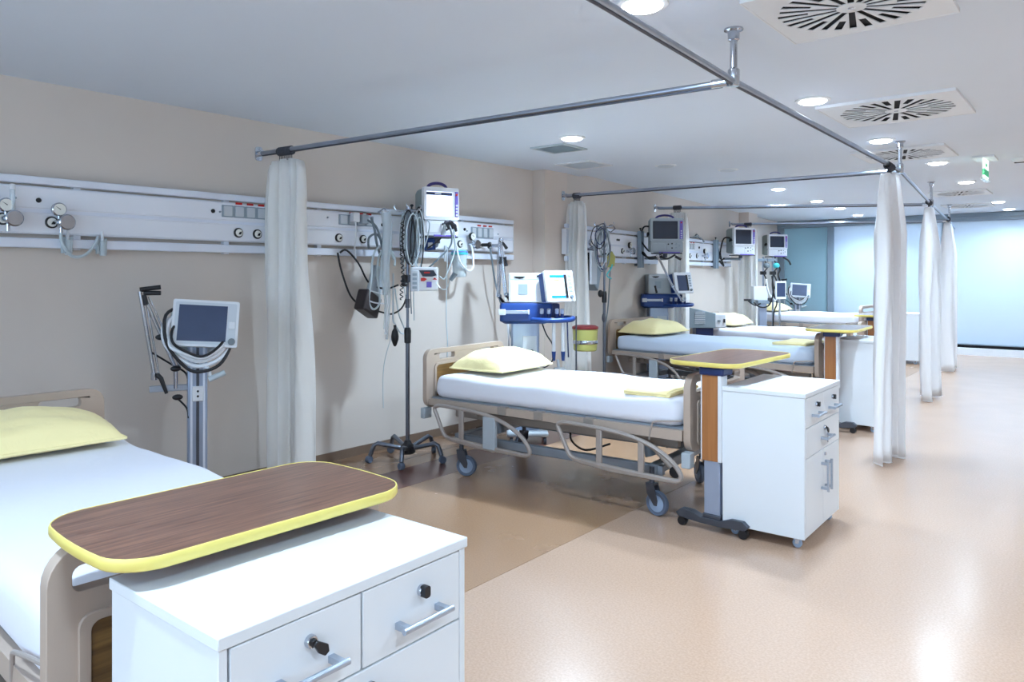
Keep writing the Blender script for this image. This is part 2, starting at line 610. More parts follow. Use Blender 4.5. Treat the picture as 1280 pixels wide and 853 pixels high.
rowR = [(3.27, 2.69, CEIL1, 'round lit downlight beside the near ceiling rod at the top frame edge'),
        (3.287, 4.836, CEIL1, 'round lit downlight next to the second swirl air diffuser'),
        (3.284, 6.608, CEIL1, 'round lit downlight over the nearest aisle curtain'),
        (3.386, 8.483, CEIL2, 'round lit downlight right of the second rod hanger'),
        (3.376, 10.427, CEIL2, 'round lit downlight between the green exit sign and the fourth diffuser'),
        (3.384, 13.538, CEIL2, 'small lit downlight above the fifth diffuser, near the glass wall'),
        (3.378, 15.1, CEIL2, 'smallest lit downlight right beside the glass wall header'),
        (1.386, 4.936, CEIL1, 'round lit downlight beside the square grey air vent'),
        (1.353, 9.742, CEIL2, 'lit downlight just under the second cross rod over the beds'),
        (1.261, 11.663, CEIL2, 'lit downlight just above the third cross rod over the beds'),
        (1.192, 13.143, CEIL2, 'lit downlight overlapped by the third cross rod'),
        (1.06, 14.8, CEIL2, 'farthest lit downlight over the beds, close to the glass wall')]
for x, y, z, lab in rowR:
    lamp_fixture(lab, x, y, z, True, 0.62 if x > 3 else (1.35 if y < 6 else 1.05), group='lit downlights in the ceiling')
for x, y, z in [(3.27, 0.4, CEIL1), (5.35, 0.6, CEIL1), (5.35, 2.7, CEIL1), (5.35, 4.9, CEIL1), (5.35, 7.2, CEIL2),
                (5.35, 9.6, CEIL2), (5.35, 12.2, CEIL2), (7.2, 1.6, CEIL1), (7.2, 5.6, CEIL1), (7.2, 10.0, CEIL2), (3.27, -1.8, CEIL1)]:
    lamp_fixture('round lit downlight outside the picture, in the aisle ceiling', x, y, z, True, 0.5, group='lit downlights outside the picture')
lamp_fixture('unlit round downlight nearer the pillar, left of the other unlit one', 1.267, 6.767, CEIL1, False)
lamp_fixture('unlit round downlight beyond the ceiling step, right of the other unlit one', 1.549, 7.645, CEIL2, False)

for x, pw in ((-0.4, 0.35), (1.2, 1), (3.0, 1), (4.8, 1), (6.6, 1)):
    ld = bpy.data.lights.new('corridor_lamp', 'AREA')
    ld.shape = 'RECTANGLE'
    ld.size, ld.size_y = 0.9, 0.3
    ld.energy = CORRIDOR_W * pw
    ld.color = (0.82, 0.91, 1.0)
    lo = bpy.data.objects.new('corridor_lamp', ld)
    COL.objects.link(lo)
    lo.location = (x, 16.8, CEIL2 - 0.01)


def swirl(label, x, y, z, size, rot=0):
    t = thing('swirl_diffuser', label, 'air vent', (x, y, z), rot, 'square swirl air diffusers in the ceiling')
    h = size / 2
    holes = []
    nn = 14
    for k in range(nn * 2):
        a = PI * k / nn
        r0, r1 = (0.085, 0.42) if k % 2 == 0 else (0.25, 0.43)
        r0 *= size
        r1 *= size
        wd0 = (0.0125 if k % 2 == 0 else 0.0145) * size / 0.68
        ca, sa = math.cos(a), math.sin(a)
        holes.append([(r * ca - w * sa, r * sa + w * ca) for r, w in ((r0, -wd0), (r1, -wd0 * 1.2), (r1, wd0 * 1.2), (r0, wd0))])
    MB().prism(rrect(-h, h, -h, h, 0.006, 2), -0.016, -0.012, 'xy', holes).build('face_plate', 'ventwhite', t, smooth=False)
    fr = MB()
    fr.prism(rrect(-h - .007, h + .007, -h - .007, h + .007, 0.006, 2), -0.018, 0, 'xy', [rrect(-h, h, -h, h, 0.004, 2)])
    fr.build('frame', 'ventwhite', t, smooth=False)
    B(-h, h, -h, h, -0.004, 0).build('plenum', 'dark', t)
    MB().lathe((0, 0, 0), [(0.012, -0.014), (0.014, -0.018), (0.006, -0.02)], 'z', 12).build('centre_screw', 'chrome', t)
    return t


swirl('square swirl air diffuser cut by the top edge of the picture', 3.93, 3.23, CEIL1, 0.66)
swirl('square swirl air diffuser wholly in view, nearest one after the cut-off one', 3.64, 5.44, CEIL1, 0.79)
swirl('swirl air diffuser behind the second rod hanger', 3.25, 7.66, CEIL2, 0.75)
swirl('small far swirl air diffuser just behind the third rod hanger', 3.13, 11.75, CEIL2, 0.66)
swirl('smallest swirl air diffuser, nearest the glass wall', 2.93, 13.95, CEIL2, 0.66)


def grille(label, x, y, z, w, gm_='ventgrey'):
    t = thing('air_grille', label, 'air vent', (x, y, z), 0)
    h = w / 2
    MB().prism(rrect(-h, h, -h, h, 0.005, 2), -0.012, 0, 'xy', [rrect(-h + .03, h - .03, -h + .03, h - .03, 0.004, 2)]).build('frame', gm_, t, smooth=False)
    n = 12
    for k in range(n):
        yy = -h + 0.03 + (w - 0.06) * (k + 0.5) / n
        B(-h + .03, h - .03, yy - 0.009, yy + 0.009, -0.009, -0.007, rot=Matrix.Rotation(R(25), 3, 'X')).build('slat', gm_, t, smooth=False)
    B(-h + .02, h - .02, -h + .02, h - .02, -0.003, 0).build('backing', gm_, t, smooth=False)
    return t


grille('square grey air grille beside the lit downlight over the near beds', 1.02, 5.27, CEIL1, 0.36)
grille('faint square access grille near the pillar, beyond the grey one', 0.66, 6.2, CEIL1, 0.42, 'ventwhite')

ex = thing('exit_sign', 'green and white hanging exit sign on a square ceiling plate', 'sign', (3.80, 8.42, CEIL2), 0)
B(-0.09, 0.09, -0.17, 0.17, -0.02, 0).build('ceiling_plate', 'ventwhite', ex, bevel=0.004)
B(-0.008, 0.008, -0.14, 0.16, -0.205, -0.02).build('panel', 'exitwhite', ex)
B(-0.0095, 0.0095, -0.14, 0.16, -0.18, -0.12).build('green_band', 'green', ex)
gm = MB()
gm.prism([(-.05, -.075), (-.02, -.045), (-.02, -.062), (.06, -.062), (.06, -.088), (-.02, -.088), (-.02, -.105)], -0.010, 0.010, 'yz')
gm.build('arrow', 'green', ex)
B(-0.02, 0.02, -0.15, 0.17, -0.225, -0.205).build('bottom_strip', 'clear', ex)

sd = thing('smoke_detector', 'small white ceiling device at the right edge, past the exit sign', 'detector', (4.06, 8.68, CEIL2), 0)
MB().lathe((0, 0, 0), [(0.075, 0), (0.075, -0.014), (0.062, -0.034), (0.03, -0.04)], 'z', 24).build('housing', 'ventwhite', sd)
B(-0.05, 0.05, -0.012, 0.012, -0.046, -0.036).build('sensor_slot', 'black', sd)


# ------------------------------------------------------------------ curtain rods
RZ = 2.325
J = [Vector((3.436, 3.221, RZ)), Vector((3.393, 6.768, 2.32)), Vector((3.04, 10.2, 2.32)), Vector((2.72, 13.6, 2.325))]
mr_ = thing('ceiling_rod', 'long steel curtain rod hung on posts along the aisle', 'curtain rod', (3.5, 2.0, RZ))
O = Vector((3.5, 2.0, RZ))
pts = [Vector((3.56, -1.5, RZ)), Vector((3.497, 1.987, RZ))] + J + [Vector((2.5, 15.66, 2.325))]
MB().tube([p - O for p in pts], 0.0145, 12).build('rod', 'steel', mr_)
MB().tube([p - O + Vector((0, 0, -0.017)) for p in pts], 0.006, 6).build('track_groove', 'darksteel', mr_)
for i, j in enumerate(J):
    top = CEIL1 if i < 2 else CEIL2
    q = j - O
    dz = top - j.z
    hg = MB().cyl(q + Vector((0, 0, 0.0)), q + Vector((0, 0, dz)), 0.016, 14).build('hanger', 'chrome', mr_)
    MB().lathe(q + Vector((0, 0, dz)), [(0.042, 0), (0.042, -0.008), (0.026, -0.014), (0.025, -0.05), (0.018, -0.055)], 'z', 18).build('flange', 'chrome', hg)
    MB().lathe(q, [(0.022, -0.024), (0.026, -0.018), (0.026, 0.05), (0.018, 0.058)], 'z', 16).build('tee_joint', 'chrome', hg)
ends = [(Vector((0.0, 2.998, RZ)), 'steel cross rod from wall to aisle before the nearest made bed'),
        (Vector((0.157, 6.56, 2.312)), 'steel cross rod fixed to the pillar'),
        (Vector((wx(9.086), 9.086, 2.375)), 'steel cross rod beyond the pillar, over the third bed'),
        (Vector((wx(12.4), 12.4, 2.35)), 'farthest steel cross rod, near the second wall pillar')]
for (e, lab), j in zip(ends, J):
    t = thing('cross_rod', lab, 'curtain rod', e, 0, 'cross rods of the bed curtains')
    d = (j - e)
    L = d.length
    u = d.normalized()
    MB().tube([(0, 0, 0), d - u * 0.03], 0.0145, 12).build('rod', 'steel', t)
    MB().tube([u * 0.05 + Vector((0, 0, -0.017)), d - u * 0.05 + Vector((0, 0, -0.017))], 0.006, 6).build('track_groove', 'darksteel', t)
    MB().tube([d - u * 0.10, d - u * 0.028], 0.021, 12).build('sleeve', 'chrome', t)
    fl = MB()
    fl.prism(rrect(-0.028, 0.028, -0.05, 0.05, 0.02, 4), 0, 0.008, 'yz')
    fl.cyl((0.005, 0, 0), (0.05, 0.003, 0), 0.021, 14)
    fl.build('wall_flange', 'chrome', t)
    for zz in (-0.037, 0.037):
        MB().sphere((0.009, 0, zz), (0.004, 0.007, 0.007), 8, 5).build('screw', 'chrome', t)


def curtain(label, p0, p1, ztop, zbot, folds, amp, material, flare=1.0, seed=0, topw=0.8, n=None, glide=9, twist=0.0, group='bed curtains'):
    """gathered curtain hanging from p0 to p1 under a rod"""
    p0, p1 = Vector((*p0, 0)), Vector((*p1, 0))
    d = p1 - p0
    L = d.length
    u = d.normalized()
    w = Vector((-u.y, u.x, 0))
    c = (p0 + p1) / 2
    t = thing('curtain', label, 'curtain', (c.x, c.y, zbot), 0, group)
    rnd = random.Random(seed)
    ph = [rnd.uniform(0, 6.28) for _ in range(6)]
    n = n or folds * 12
    rows = []
    H = ztop - zbot
    for k in range(25):
        f = k / 24
        z = H * (1 - f)
        if f < 0.12:
            ww = topw + (1 - topw) * (f / 0.12) ** 0.6
        else:
            ww = 1.0 + (flare - 1.0) * ((f - 0.12) / 0.88) ** 1.5
        row = []
        for i in range(n + 1):
            s_ = i / n
            x = (s_ - 0.5) * L * ww
            am = amp * (0.45 + 0.55 * min(1, f * 5)) * (0.75 + 0.5 * math.sin(7 * s_ + ph[0]))
            a = 2 * PI * folds * s_ + 0.5 * math.sin(5 * f + ph[1]) + 1.1 * math.sin(2 * PI * s_ * 2 + ph[2]) * (0.4 + 0.6 * f)
            y = am * math.sin(a) + 0.25 * am * math.sin(2.1 * a + ph[3]) + 0.08 * amp * math.sin(3.2 * f + ph[4] + 2 * s_)
            x += 0.25 * L / folds * math.cos(a * 1.0 + ph[5]) * 0.35
            zz = z - (0.018 * math.sin(2 * PI * folds * s_ * 0.5 + ph[3]) * f) + (-0.03 * (2 * s_ - 1) ** 2 if k == 0 else 0)
            q = u * x + w * (y + twist * f * (s_ - .5))
            row.append((q.x, q.y, zz))
        rows.append(row)
    MB().grid(rows).build('cloth', material, t, solid=0.004, sharp=180)
    # hem along the bottom edge
    MB().tube(rows[-1], 0.005, 5).build('hem', material, t)
    for i in range(glide):
        s_ = (i + 0.5) / glide
        q = u * ((s_ - 0.5) * L * topw * 0.42)
        gm_ = MB()
        gm_.tube([q + w * 0.025 * math.cos(a) + Vector((0, 0, H + 0.054 + 0.025 * math.sin(a))) for a in [2 * PI * k / 10 for k in range(10)]], 0.0075, 6, closed=True)
        gm_.cyl(q + Vector((0, 0, H + 0.032)), q + Vector((0, 0, H - 0.01)), 0.003, 6)
        gm_.build('glider', 'rubber', t)
    return t


curtain('gathered ivory curtain at the wall before the nearest whole bed', (0.08, 3.01), (0.50, 3.045), 2.265, 0.04, 4, 0.06, 'curtain', 1.05, 3, 0.82)
curtain('gathered ivory curtain hanging in front of the wall pillar', (0.20, 6.57), (0.44, 6.60), 2.25, 0.05, 4, 0.065, 'curtain', 1.6, 5, 0.8)
curtain('cream curtain by the wall behind the third bed ventilator and monitor', (0.07, 9.12), (0.36, 9.15), 2.31, 0.05, 4, 0.06, 'curtain', 1.05, 8, 0.85)
curtain('cream curtain by the wall in front of the second pillar', (-0.28, 12.43), (0.05, 12.47), 2.28, 0.05, 4, 0.06, 'curtain', 1.0, 9, 0.85)
curtain('nearest white aisle curtain, tied at the second rod post', (3.41, 6.12), (3.375, 6.68), 2.255, 0.025, 5, 0.09, 'curtainw', 1.06, 11, 0.88)
curtain('second white aisle curtain, between its two neighbours', (3.09, 9.62), (3.05, 10.14), 2.26, 0.03, 5, 0.085, 'curtainw', 1.06, 12, 0.92)
curtain('last white aisle curtain, closest to the glass wall', (2.83, 12.75), (2.74, 13.4), 2.265, 0.03, 5, 0.075, 'curtainw', 1.06, 13, 0.92)


# ------------------------------------------------------------------ bed-head rails on the wall
def gas_outlet(parent, y, z, off=0.066, r=0.034):
    o = MB().lathe((off, y, z), [(r, 0), (r, 0.008), (r * 0.8, 0.013)], 'x', 20).build('gas_outlet', 'black', parent)
    MB().lathe((off, y, z), [(r * 0.76, 0.011), (r * 0.72, 0.017), (r * 0.4, 0.019)], 'x', 20).build('outlet_ring', 'dial', o)
    MB().prism([(y - .008, z - .012), (y + .010, z - .012), (y + .016, z + .010), (y + .0, z + .004)], off + 0.018, off + 0.023, 'yz').build('outlet_key', 'black', o)
    return o


def switch_group(parent, y, n, z=1.892, off=0.066, w=0.072, h=0.066, gap=0.086, reds=True):
    for k in range(n):
        yy = y + k * gap
        pl = MB().prism(rrect(yy - w / 2 - .006, yy + w / 2 + .006, z - h / 2 - .008, z + h / 2 + .008, 0.004, 2), off, off + 0.006, 'yz').build('socket_frame', 'platedark', parent)
        MB().prism(rrect(yy - w / 2 + .006, yy + w / 2 - .006, z - h / 2, z + h / 2, 0.004, 2), off + 0.005, off + 0.013, 'yz').build('rocker', 'plate', pl, bevel=0.002)
        if reds and k > 0:
            B(off, off + 0.005, yy - 0.026, yy + 0.022, z + h / 2 + 0.017, z + h / 2 + 0.031).build('red_label', 'red', parent)


def dot(parent, y, z, r=0.014, off=0.066, m='black', name='earth_stud'):
    MB().lathe((off, y, z), [(r, 0), (r, 0.006), (r * 0.7, 0.012)], 'x', 14).build(name, m, parent)


def head_rail(label, y0, y1, loc, rot, brackets):
    t = thing('bed_head_rail', label, 'wall rail', loc, rot, 'medical rails along the wall')
    B(0.035, 0.075, y0, y1, 1.966, 2.009).build('top_rail', 'railbar', t, bevel=0.006)
    B(0.035, 0.075, y0, y1, 1.608, 1.663).build('bottom_rail', 'railbar', t, bevel=0.006)
    pn = B(0.01, 0.060, y0, y1, 1.686, 1.955).build('panel', 'rail', t, bevel=0.008)
    B(0.058, 0.066, y0 + .005, y1 - .005, 1.832, 1.946).build('upper_cover', 'rail', pn, bevel=0.003)
    B(0.058, 0.063, y0 + .005, y1 - .005, 1.806, 1.826).build('middle_strip', 'railbar', pn, bevel=0.002)
    B(0.058, 0.066, y0 + .005, y1 - .005, 1.695, 1.800).build('lower_cover', 'rail', pn, bevel=0.003)
    for yy in brackets:
        B(0.0, 0.04, yy - 0.02, yy + 0.02, 1.60, 2.0).build('wall_bracket', 'rail', t, bevel=0.003)
    for yy, nm in ((y0, 'end_cap'), (y1, 'end_cap')):
        B(0.008, 0.068, yy - 0.004, yy + 0.004, 1.682, 1.958).build(nm, 'whitepl', t, bevel=0.002)
    return t


r1 = head_rail('long white medical rail on the wall between the frame edge and the pillar', -0.6, 5.823, (0, 0, 0), 0,
               [-0.2, 0.8, 1.784, 2.728, 3.492, 4.5, 5.1, 5.7])
switch_group(r1, 1.30, 1, 1.875, w=0.13, h=0.10, reds=False)
B(0.066, 0.071, 1.24, 1.36, 1.938, 1.952).build('red_label', 'red', r1)
switch_group(r1, 2.72, 4)
switch_group(r1, 3.70, 4, w=0.076)
switch_group(r1, 5.225, 4, 1.862, w=0.062, h=0.085, gap=0.081)
for y, z in ((1.575, 1.876), (2.615, 1.886), (4.10, 1.872), (5.10, 1.884)):
    dot(r1, y, z, 0.014)
for y, z in ((1.46, 1.88), (2.665, 1.884), (3.55, 1.90), (5.58, 1.86), (5.13, 1.87)):
    dot(r1, y, z, 0.007, m='platedark', name='screw')
for y, z in ((2.80, 1.748), (2.945, 1.745), (3.655, 1.747), (3.896, 1.746), (5.035, 1.745), (5.30, 1.745), (5.455, 1.744), (1.64, 1.755), (1.40, 1.762)):
    gas_outlet(r1, y, z)

r2 = head_rail('white medical rail on the wall behind the third bed', 6.55, 9.06, (wx(0), 0, 0), W2ROT, [6.9, 8.1, 8.9])
switch_group(r2, 6.70, 2)
for y, z in ((6.93, 1.75), (7.12, 1.75), (7.95, 1.755), (8.2, 1.755)):
    gas_outlet(r2, y, z)
for y in (7.85, 7.8):
    dot(r2, y, 1.885, 0.014)
r3 = head_rail('short white medical rail on the wall behind the fourth bed', 9.75, 12.33, (wx(0), 0, 0), W2ROT, [9.9, 11.0, 12.2])
switch_group(r3, 10.15, 4, w=0.085, gap=0.11)
dot(r3, 10.72, 1.885, 0.018)
for y, z in ((10.16, 1.75), (10.32, 1.75), (10.62, 1.755), (10.98, 1.755), (11.75, 1.755)):
    gas_outlet(r3, y, z, r=0.038)


def mount_post(label, loc, rot, z0=1.555, z1=2.02, w=0.10):
    t = thing('mounting_post', label, 'rail post', loc, rot, 'grey vertical posts clamped on the rails')
    m_ = MB()
    m_.prism([(0.078, -w / 2), (0.13, -w / 2), (0.13, -w / 2 + .02), (0.115, -w / 2 + .02), (0.115, w / 2 - .02), (0.13, w / 2 - .02), (0.13, w / 2), (0.078, w / 2)], z0, z1, 'xy')
    m_.build('channel', 'mullion', t, bevel=0.003)
    B(0.030, 0.080, -0.03, 0.03, z1 - 0.085, z1 - 0.01).build('clamp', 'darksteel', t)
    B(0.030, 0.080, -0.03, 0.03, z0 + 0.02, z0 + 0.13).build('clamp', 'darksteel', t)
    MB().cyl((0.1, 0, z1), (0.1, 0, z1 + 0.025), 0.006, 8).build('knob_stem', 'black', t)
    MB().sphere((0.1, 0, z1 + 0.032), (0.016, 0.016, 0.012), 10, 6).build('knob', 'black', t)
    return t


mount_post('grey vertical mounting post on the rail behind the IV pole', (0, 4.40, 0), 0)
mount_post('grey vertical mounting post beside the dark-screen monitor of the third bed', (wx(8.38), 8.38, 0), W2ROT)
mount_post('grey vertical mounting post on the rail of the fourth bed', (wx(11.36), 11.36, 0), W2ROT, 1.57, 2.03, 0.13)


def regulator(label, loc, rot, big=True, hose=None, group='pressure gauges on the rails', jar=False):
    """flow meter plugged into a gas outlet: dial, knob, body"""
    t = thing('pressure_regulator', label, 'gauge', loc, rot, group)
    MB().cyl((0.075, 0, 0), (0.14, 0, 0), 0.016, 14).build('plug_body', 'chrome', t)
    MB().lathe((0.135, 0.03, 0.0), [(0.042, 0), (0.044, 0.006), (0.044, 0.024), (0.038, 0.030)], 'x', 24).build('control_knob', 'chrome', t)
    gd = MB().lathe((0.105, 0.0, 0.072), [(0.036, 0), (0.038, 0.004), (0.038, 0.024), (0.034, 0.028)], 'x', 24).build('gauge_case', 'chrome' if big else 'black', t)
    MB().lathe((0.105, 0.0, 0.072), [(0.032, 0.026), (0.032, 0.030)], 'x', 24).build('dial_face', 'dial', gd)
    MB().prism([(-0.022, 0.088), (0.002, 0.069), (0.004, 0.073)], 0.1355, 0.138, 'yz').build('needle', 'black', gd)
    MB().cyl((0.12, 0, 0.01), (0.12, 0, 0.045), 0.008, 10).build('gauge_stem', 'chrome', t)
    MB().cyl((0.12, 0.01, -0.01), (0.12, 0.01, -0.07), 0.009, 10).build('outlet_nozzle', 'chrome', t)
    if hose:
        cable('hose', hose, 0.009, 'tube', t, 8)
    return t


regulator('round chrome gauge and knob with hose looped below on the left rail', (0.0, 1.66, 1.755), 0, True,
          [(0.12, 0.01, -0.06), (0.13, 0.012, -0.12), (0.135, 0.06, -0.19), (0.135, 0.13, -0.185), (0.12, 0.19, -0.12), (0.1, 0.215, -0.075)])
for k, (y, lab) in enumerate(((1.712, 'small clear holder clip below the gauge knob, left one'), (1.90, 'small clear holder clip on the rail at the hose end'))):
    t = thing('rail_holder', lab, 'holder', (0, y, 1.60), 0, 'clear clips on the bottom rail')
    B(0.072, 0.10, -0.028, 0.028, -0.02, 0.075).build('clip', 'ventgrey', t, bevel=0.004)
    MB().cyl((0.11, 0, -0.03), (0.11, 0, 0.06), 0.018, 12).build('sleeve', 'clear', t)
    MB().cyl((0.10, 0, 0.05), (0.10, 0, 0.115), 0.008, 10).build('peg', 'whitepl', t)
regulator('chrome valve cut off by the left picture edge', (0.0, 1.40, 1.762), 0, True)
t = thing('flow_meter', 'clear upright flow tube over the valve at the left picture edge', 'gauge', (0.0, 1.43, 1.79), 0)
MB().cyl((0.125, 0, 0.0), (0.125, 0, 0.13), 0.013, 12).build('tube', 'clear', t)
MB().cyl((0.075, 0, 0.01), (0.125, 0, 0.01), 0.010, 10).build('stem', 'chrome', t)
MB().lathe((0.125, 0, 0.13), [(0.016, 0), (0.016, 0.02), (0.01, 0.03)], 'z', 12).build('cap', 'whitepl', t)
regulator('black rimmed gauge right of the lit monitor above the suction jar', (0.0, 5.15, 1.745), 0, False)
regulator('black gauge on chrome fitting left of the third bed mounting post', (wx(8.02), 8.02, 1.755), W2ROT, False)
regulator('black gauge above a clear jar on the fourth bed rail', (wx(10.78), 10.78, 1.76), W2ROT, False)
regulator('chrome fitting at the near end of the third bed rail', (wx(6.98), 6.98, 1.75), W2ROT, True)


def hose_plug(label, loc, rot, hose, material, r, cat='hose', knob='black'):
    t = thing('gas_hose', label, cat, loc, rot, 'hoses plugged into the rails')
    MB().cyl((0.072, 0, 0), (0.15, 0.02, 0), 0.017, 12).build('plug', knob, t)
    MB().sphere((0.15, 0.025, 0), (0.022, 0.022, 0.024), 10, 7).build('elbow', knob, t)
    cable('hose', [(0.15, 0.03, -0.01)] + hose, r, material, t, 8)
    return t


hose_plug('dark hose hanging from a black elbow plug on the rail', (0, 5.33, 1.745), 0,
          [(0.155, 0.05, -0.10), (0.16, 0.10, -0.35), (0.17, 0.20, -0.62), (0.2, 0.28, -0.85), (0.25, 0.33, -1.15), (0.30, 0.36, -1.42)], 'greytube', 0.0085)
hose_plug('white hose hanging from the last outlet of the rail', (0, 5.47, 1.742), 0,
          [(0.16, 0.05, -0.05), (0.20, 0.04, -0.3), (0.24, 0.03, -0.6), (0.28, 0.02, -0.9), (0.31, 0.0, -1.3)], 'whitetube', 0.010, knob='chrome')
hose_plug('thin dark cable hanging down the wall beside the second IV pole', (wx(7.36), 7.36, 1.70), W2ROT,
          [(0.15, 0.05, -0.08), (0.13, 0.07, -0.3), (0.12, 0.05, -0.6), (0.1, 0.03, -0.8), (0.09, 0.0, -1.0)], 'greytube', 0.008)


# ------------------------------------------------------------------ hospital beds
def caster(parent, x, y, r=0.075, w=0.032, yaw=0, stem=0.12, name='caster'):
    m_ = Matrix.Translation((x, y, 0)) @ Matrix.Rotation(R(yaw), 4, 'Z')
    f = MB()
    for s_ in (-1, 1):
        f.prism([(-0.03, r * 2 + .035), (0.03, r * 2 + .035), (0.055, r + .02), (0.05, r - 0.012), (0.03, r - .012), (-0.02, r * 1.7)], s_ * (w / 2 + 0.004), s_ * (w / 2 + 0.008), 'xz')
    f.box(-0.03, 0.03, -w / 2 - .008, w / 2 + .008, r * 2 + .03, r * 2 + .042)
    f.cyl((0, 0, r * 2 + .04), (0, 0, r * 2 + .04 + stem), 0.016, 12)
    fo = f.xf(m_).build(name, 'darksteel', parent)
    MB().lathe((0.04, 0, r), [(r * 0.72, -w / 2 * .8), (r * 0.93, -w / 2), (r, -w / 2 * .6), (r, w / 2 * .6), (r * 0.93, w / 2), (r * 0.72, w / 2 * .8)], 'y', 24).xf(m_).build('wheel', 'tyre', fo)
    MB().lathe((0.04, 0, r), [(r * 0.30, -w / 2 - .004), (r * 0.68, -w / 2 + .002), (r * 0.70, 0), (r * 0.68, w / 2 - .002), (r * 0.30, w / 2 + .004)], 'y', 20).xf(m_).build('hub', 'hub', fo)
    return fo


def side_rail(parent, x0, x1, y, lift, ups, panel=None, s=1):
    L = x1 - x0
    z = lambda v: v + lift
    p = [(x0 + 0.00 * L, z(.485)), (x0 + .03 * L, z(.507)), (x0 + .10 * L, z(.512)), (x0 + .38 * L, z(.503)), (x0 + .60 * L, z(.482)), (x0 + .78 * L, z(.44)),
         (x0 + .92 * L, z(.375)), (x0 + .99 * L, z(.31)), (x0 + 1.0 * L, z(.275)), (x0 + .965 * L, z(.255)), (x0 + .85 * L, z(.258)), (x0 + .5 * L, z(.268)),
         (x0 + .20 * L, z(.285)), (x0 + .12 * L, z(.30)), (x0 + .08 * L, z(.345)), (x0 + .03 * L, z(.43))]
    t = MB().tube(smooth_path([(a, y, b) for a, b in p], 4, True), 0.0145, 8, True).build('side_rail', 'bedtube', parent)
    low = MB()
    low.prism([(x0 + .17 * L, z(.30)), (x0 + .13 * L, z(.275)), (x0 + .45 * L, z(.245)), (x0 + .93 * L, z(.24)), (x0 + .95 * L, z(.262))], y - 0.012, y + 0.012, 'xz')
    low.build('lower_bar', 'bedtube', t, bevel=0.006)
    for u_ in ups:
        xx = x0 + u_ * L
        zt = z(.505 - .07 * max(0, (u_ - .45)) * 2)
        B(xx - 0.02, xx + 0.02, y - 0.010, y + 0.010, z(.26), zt).build('upright', 'bedtube', t, bevel=0.006)
    if panel:
        xx = x0 + panel * L
        pn = B(xx - 0.05, xx + 0.055, y - s * 0.018, y + s * 0.016, z(.255), z(.478)).build('control_panel', 'mongrey', t, bevel=0.006)
        MB().lathe((xx, y - s * 0.019, z(.435)), [(0.011, -0.002), (0.011, 0.002)], 'y', 12).build('badge', 'blue', pn)
    return t


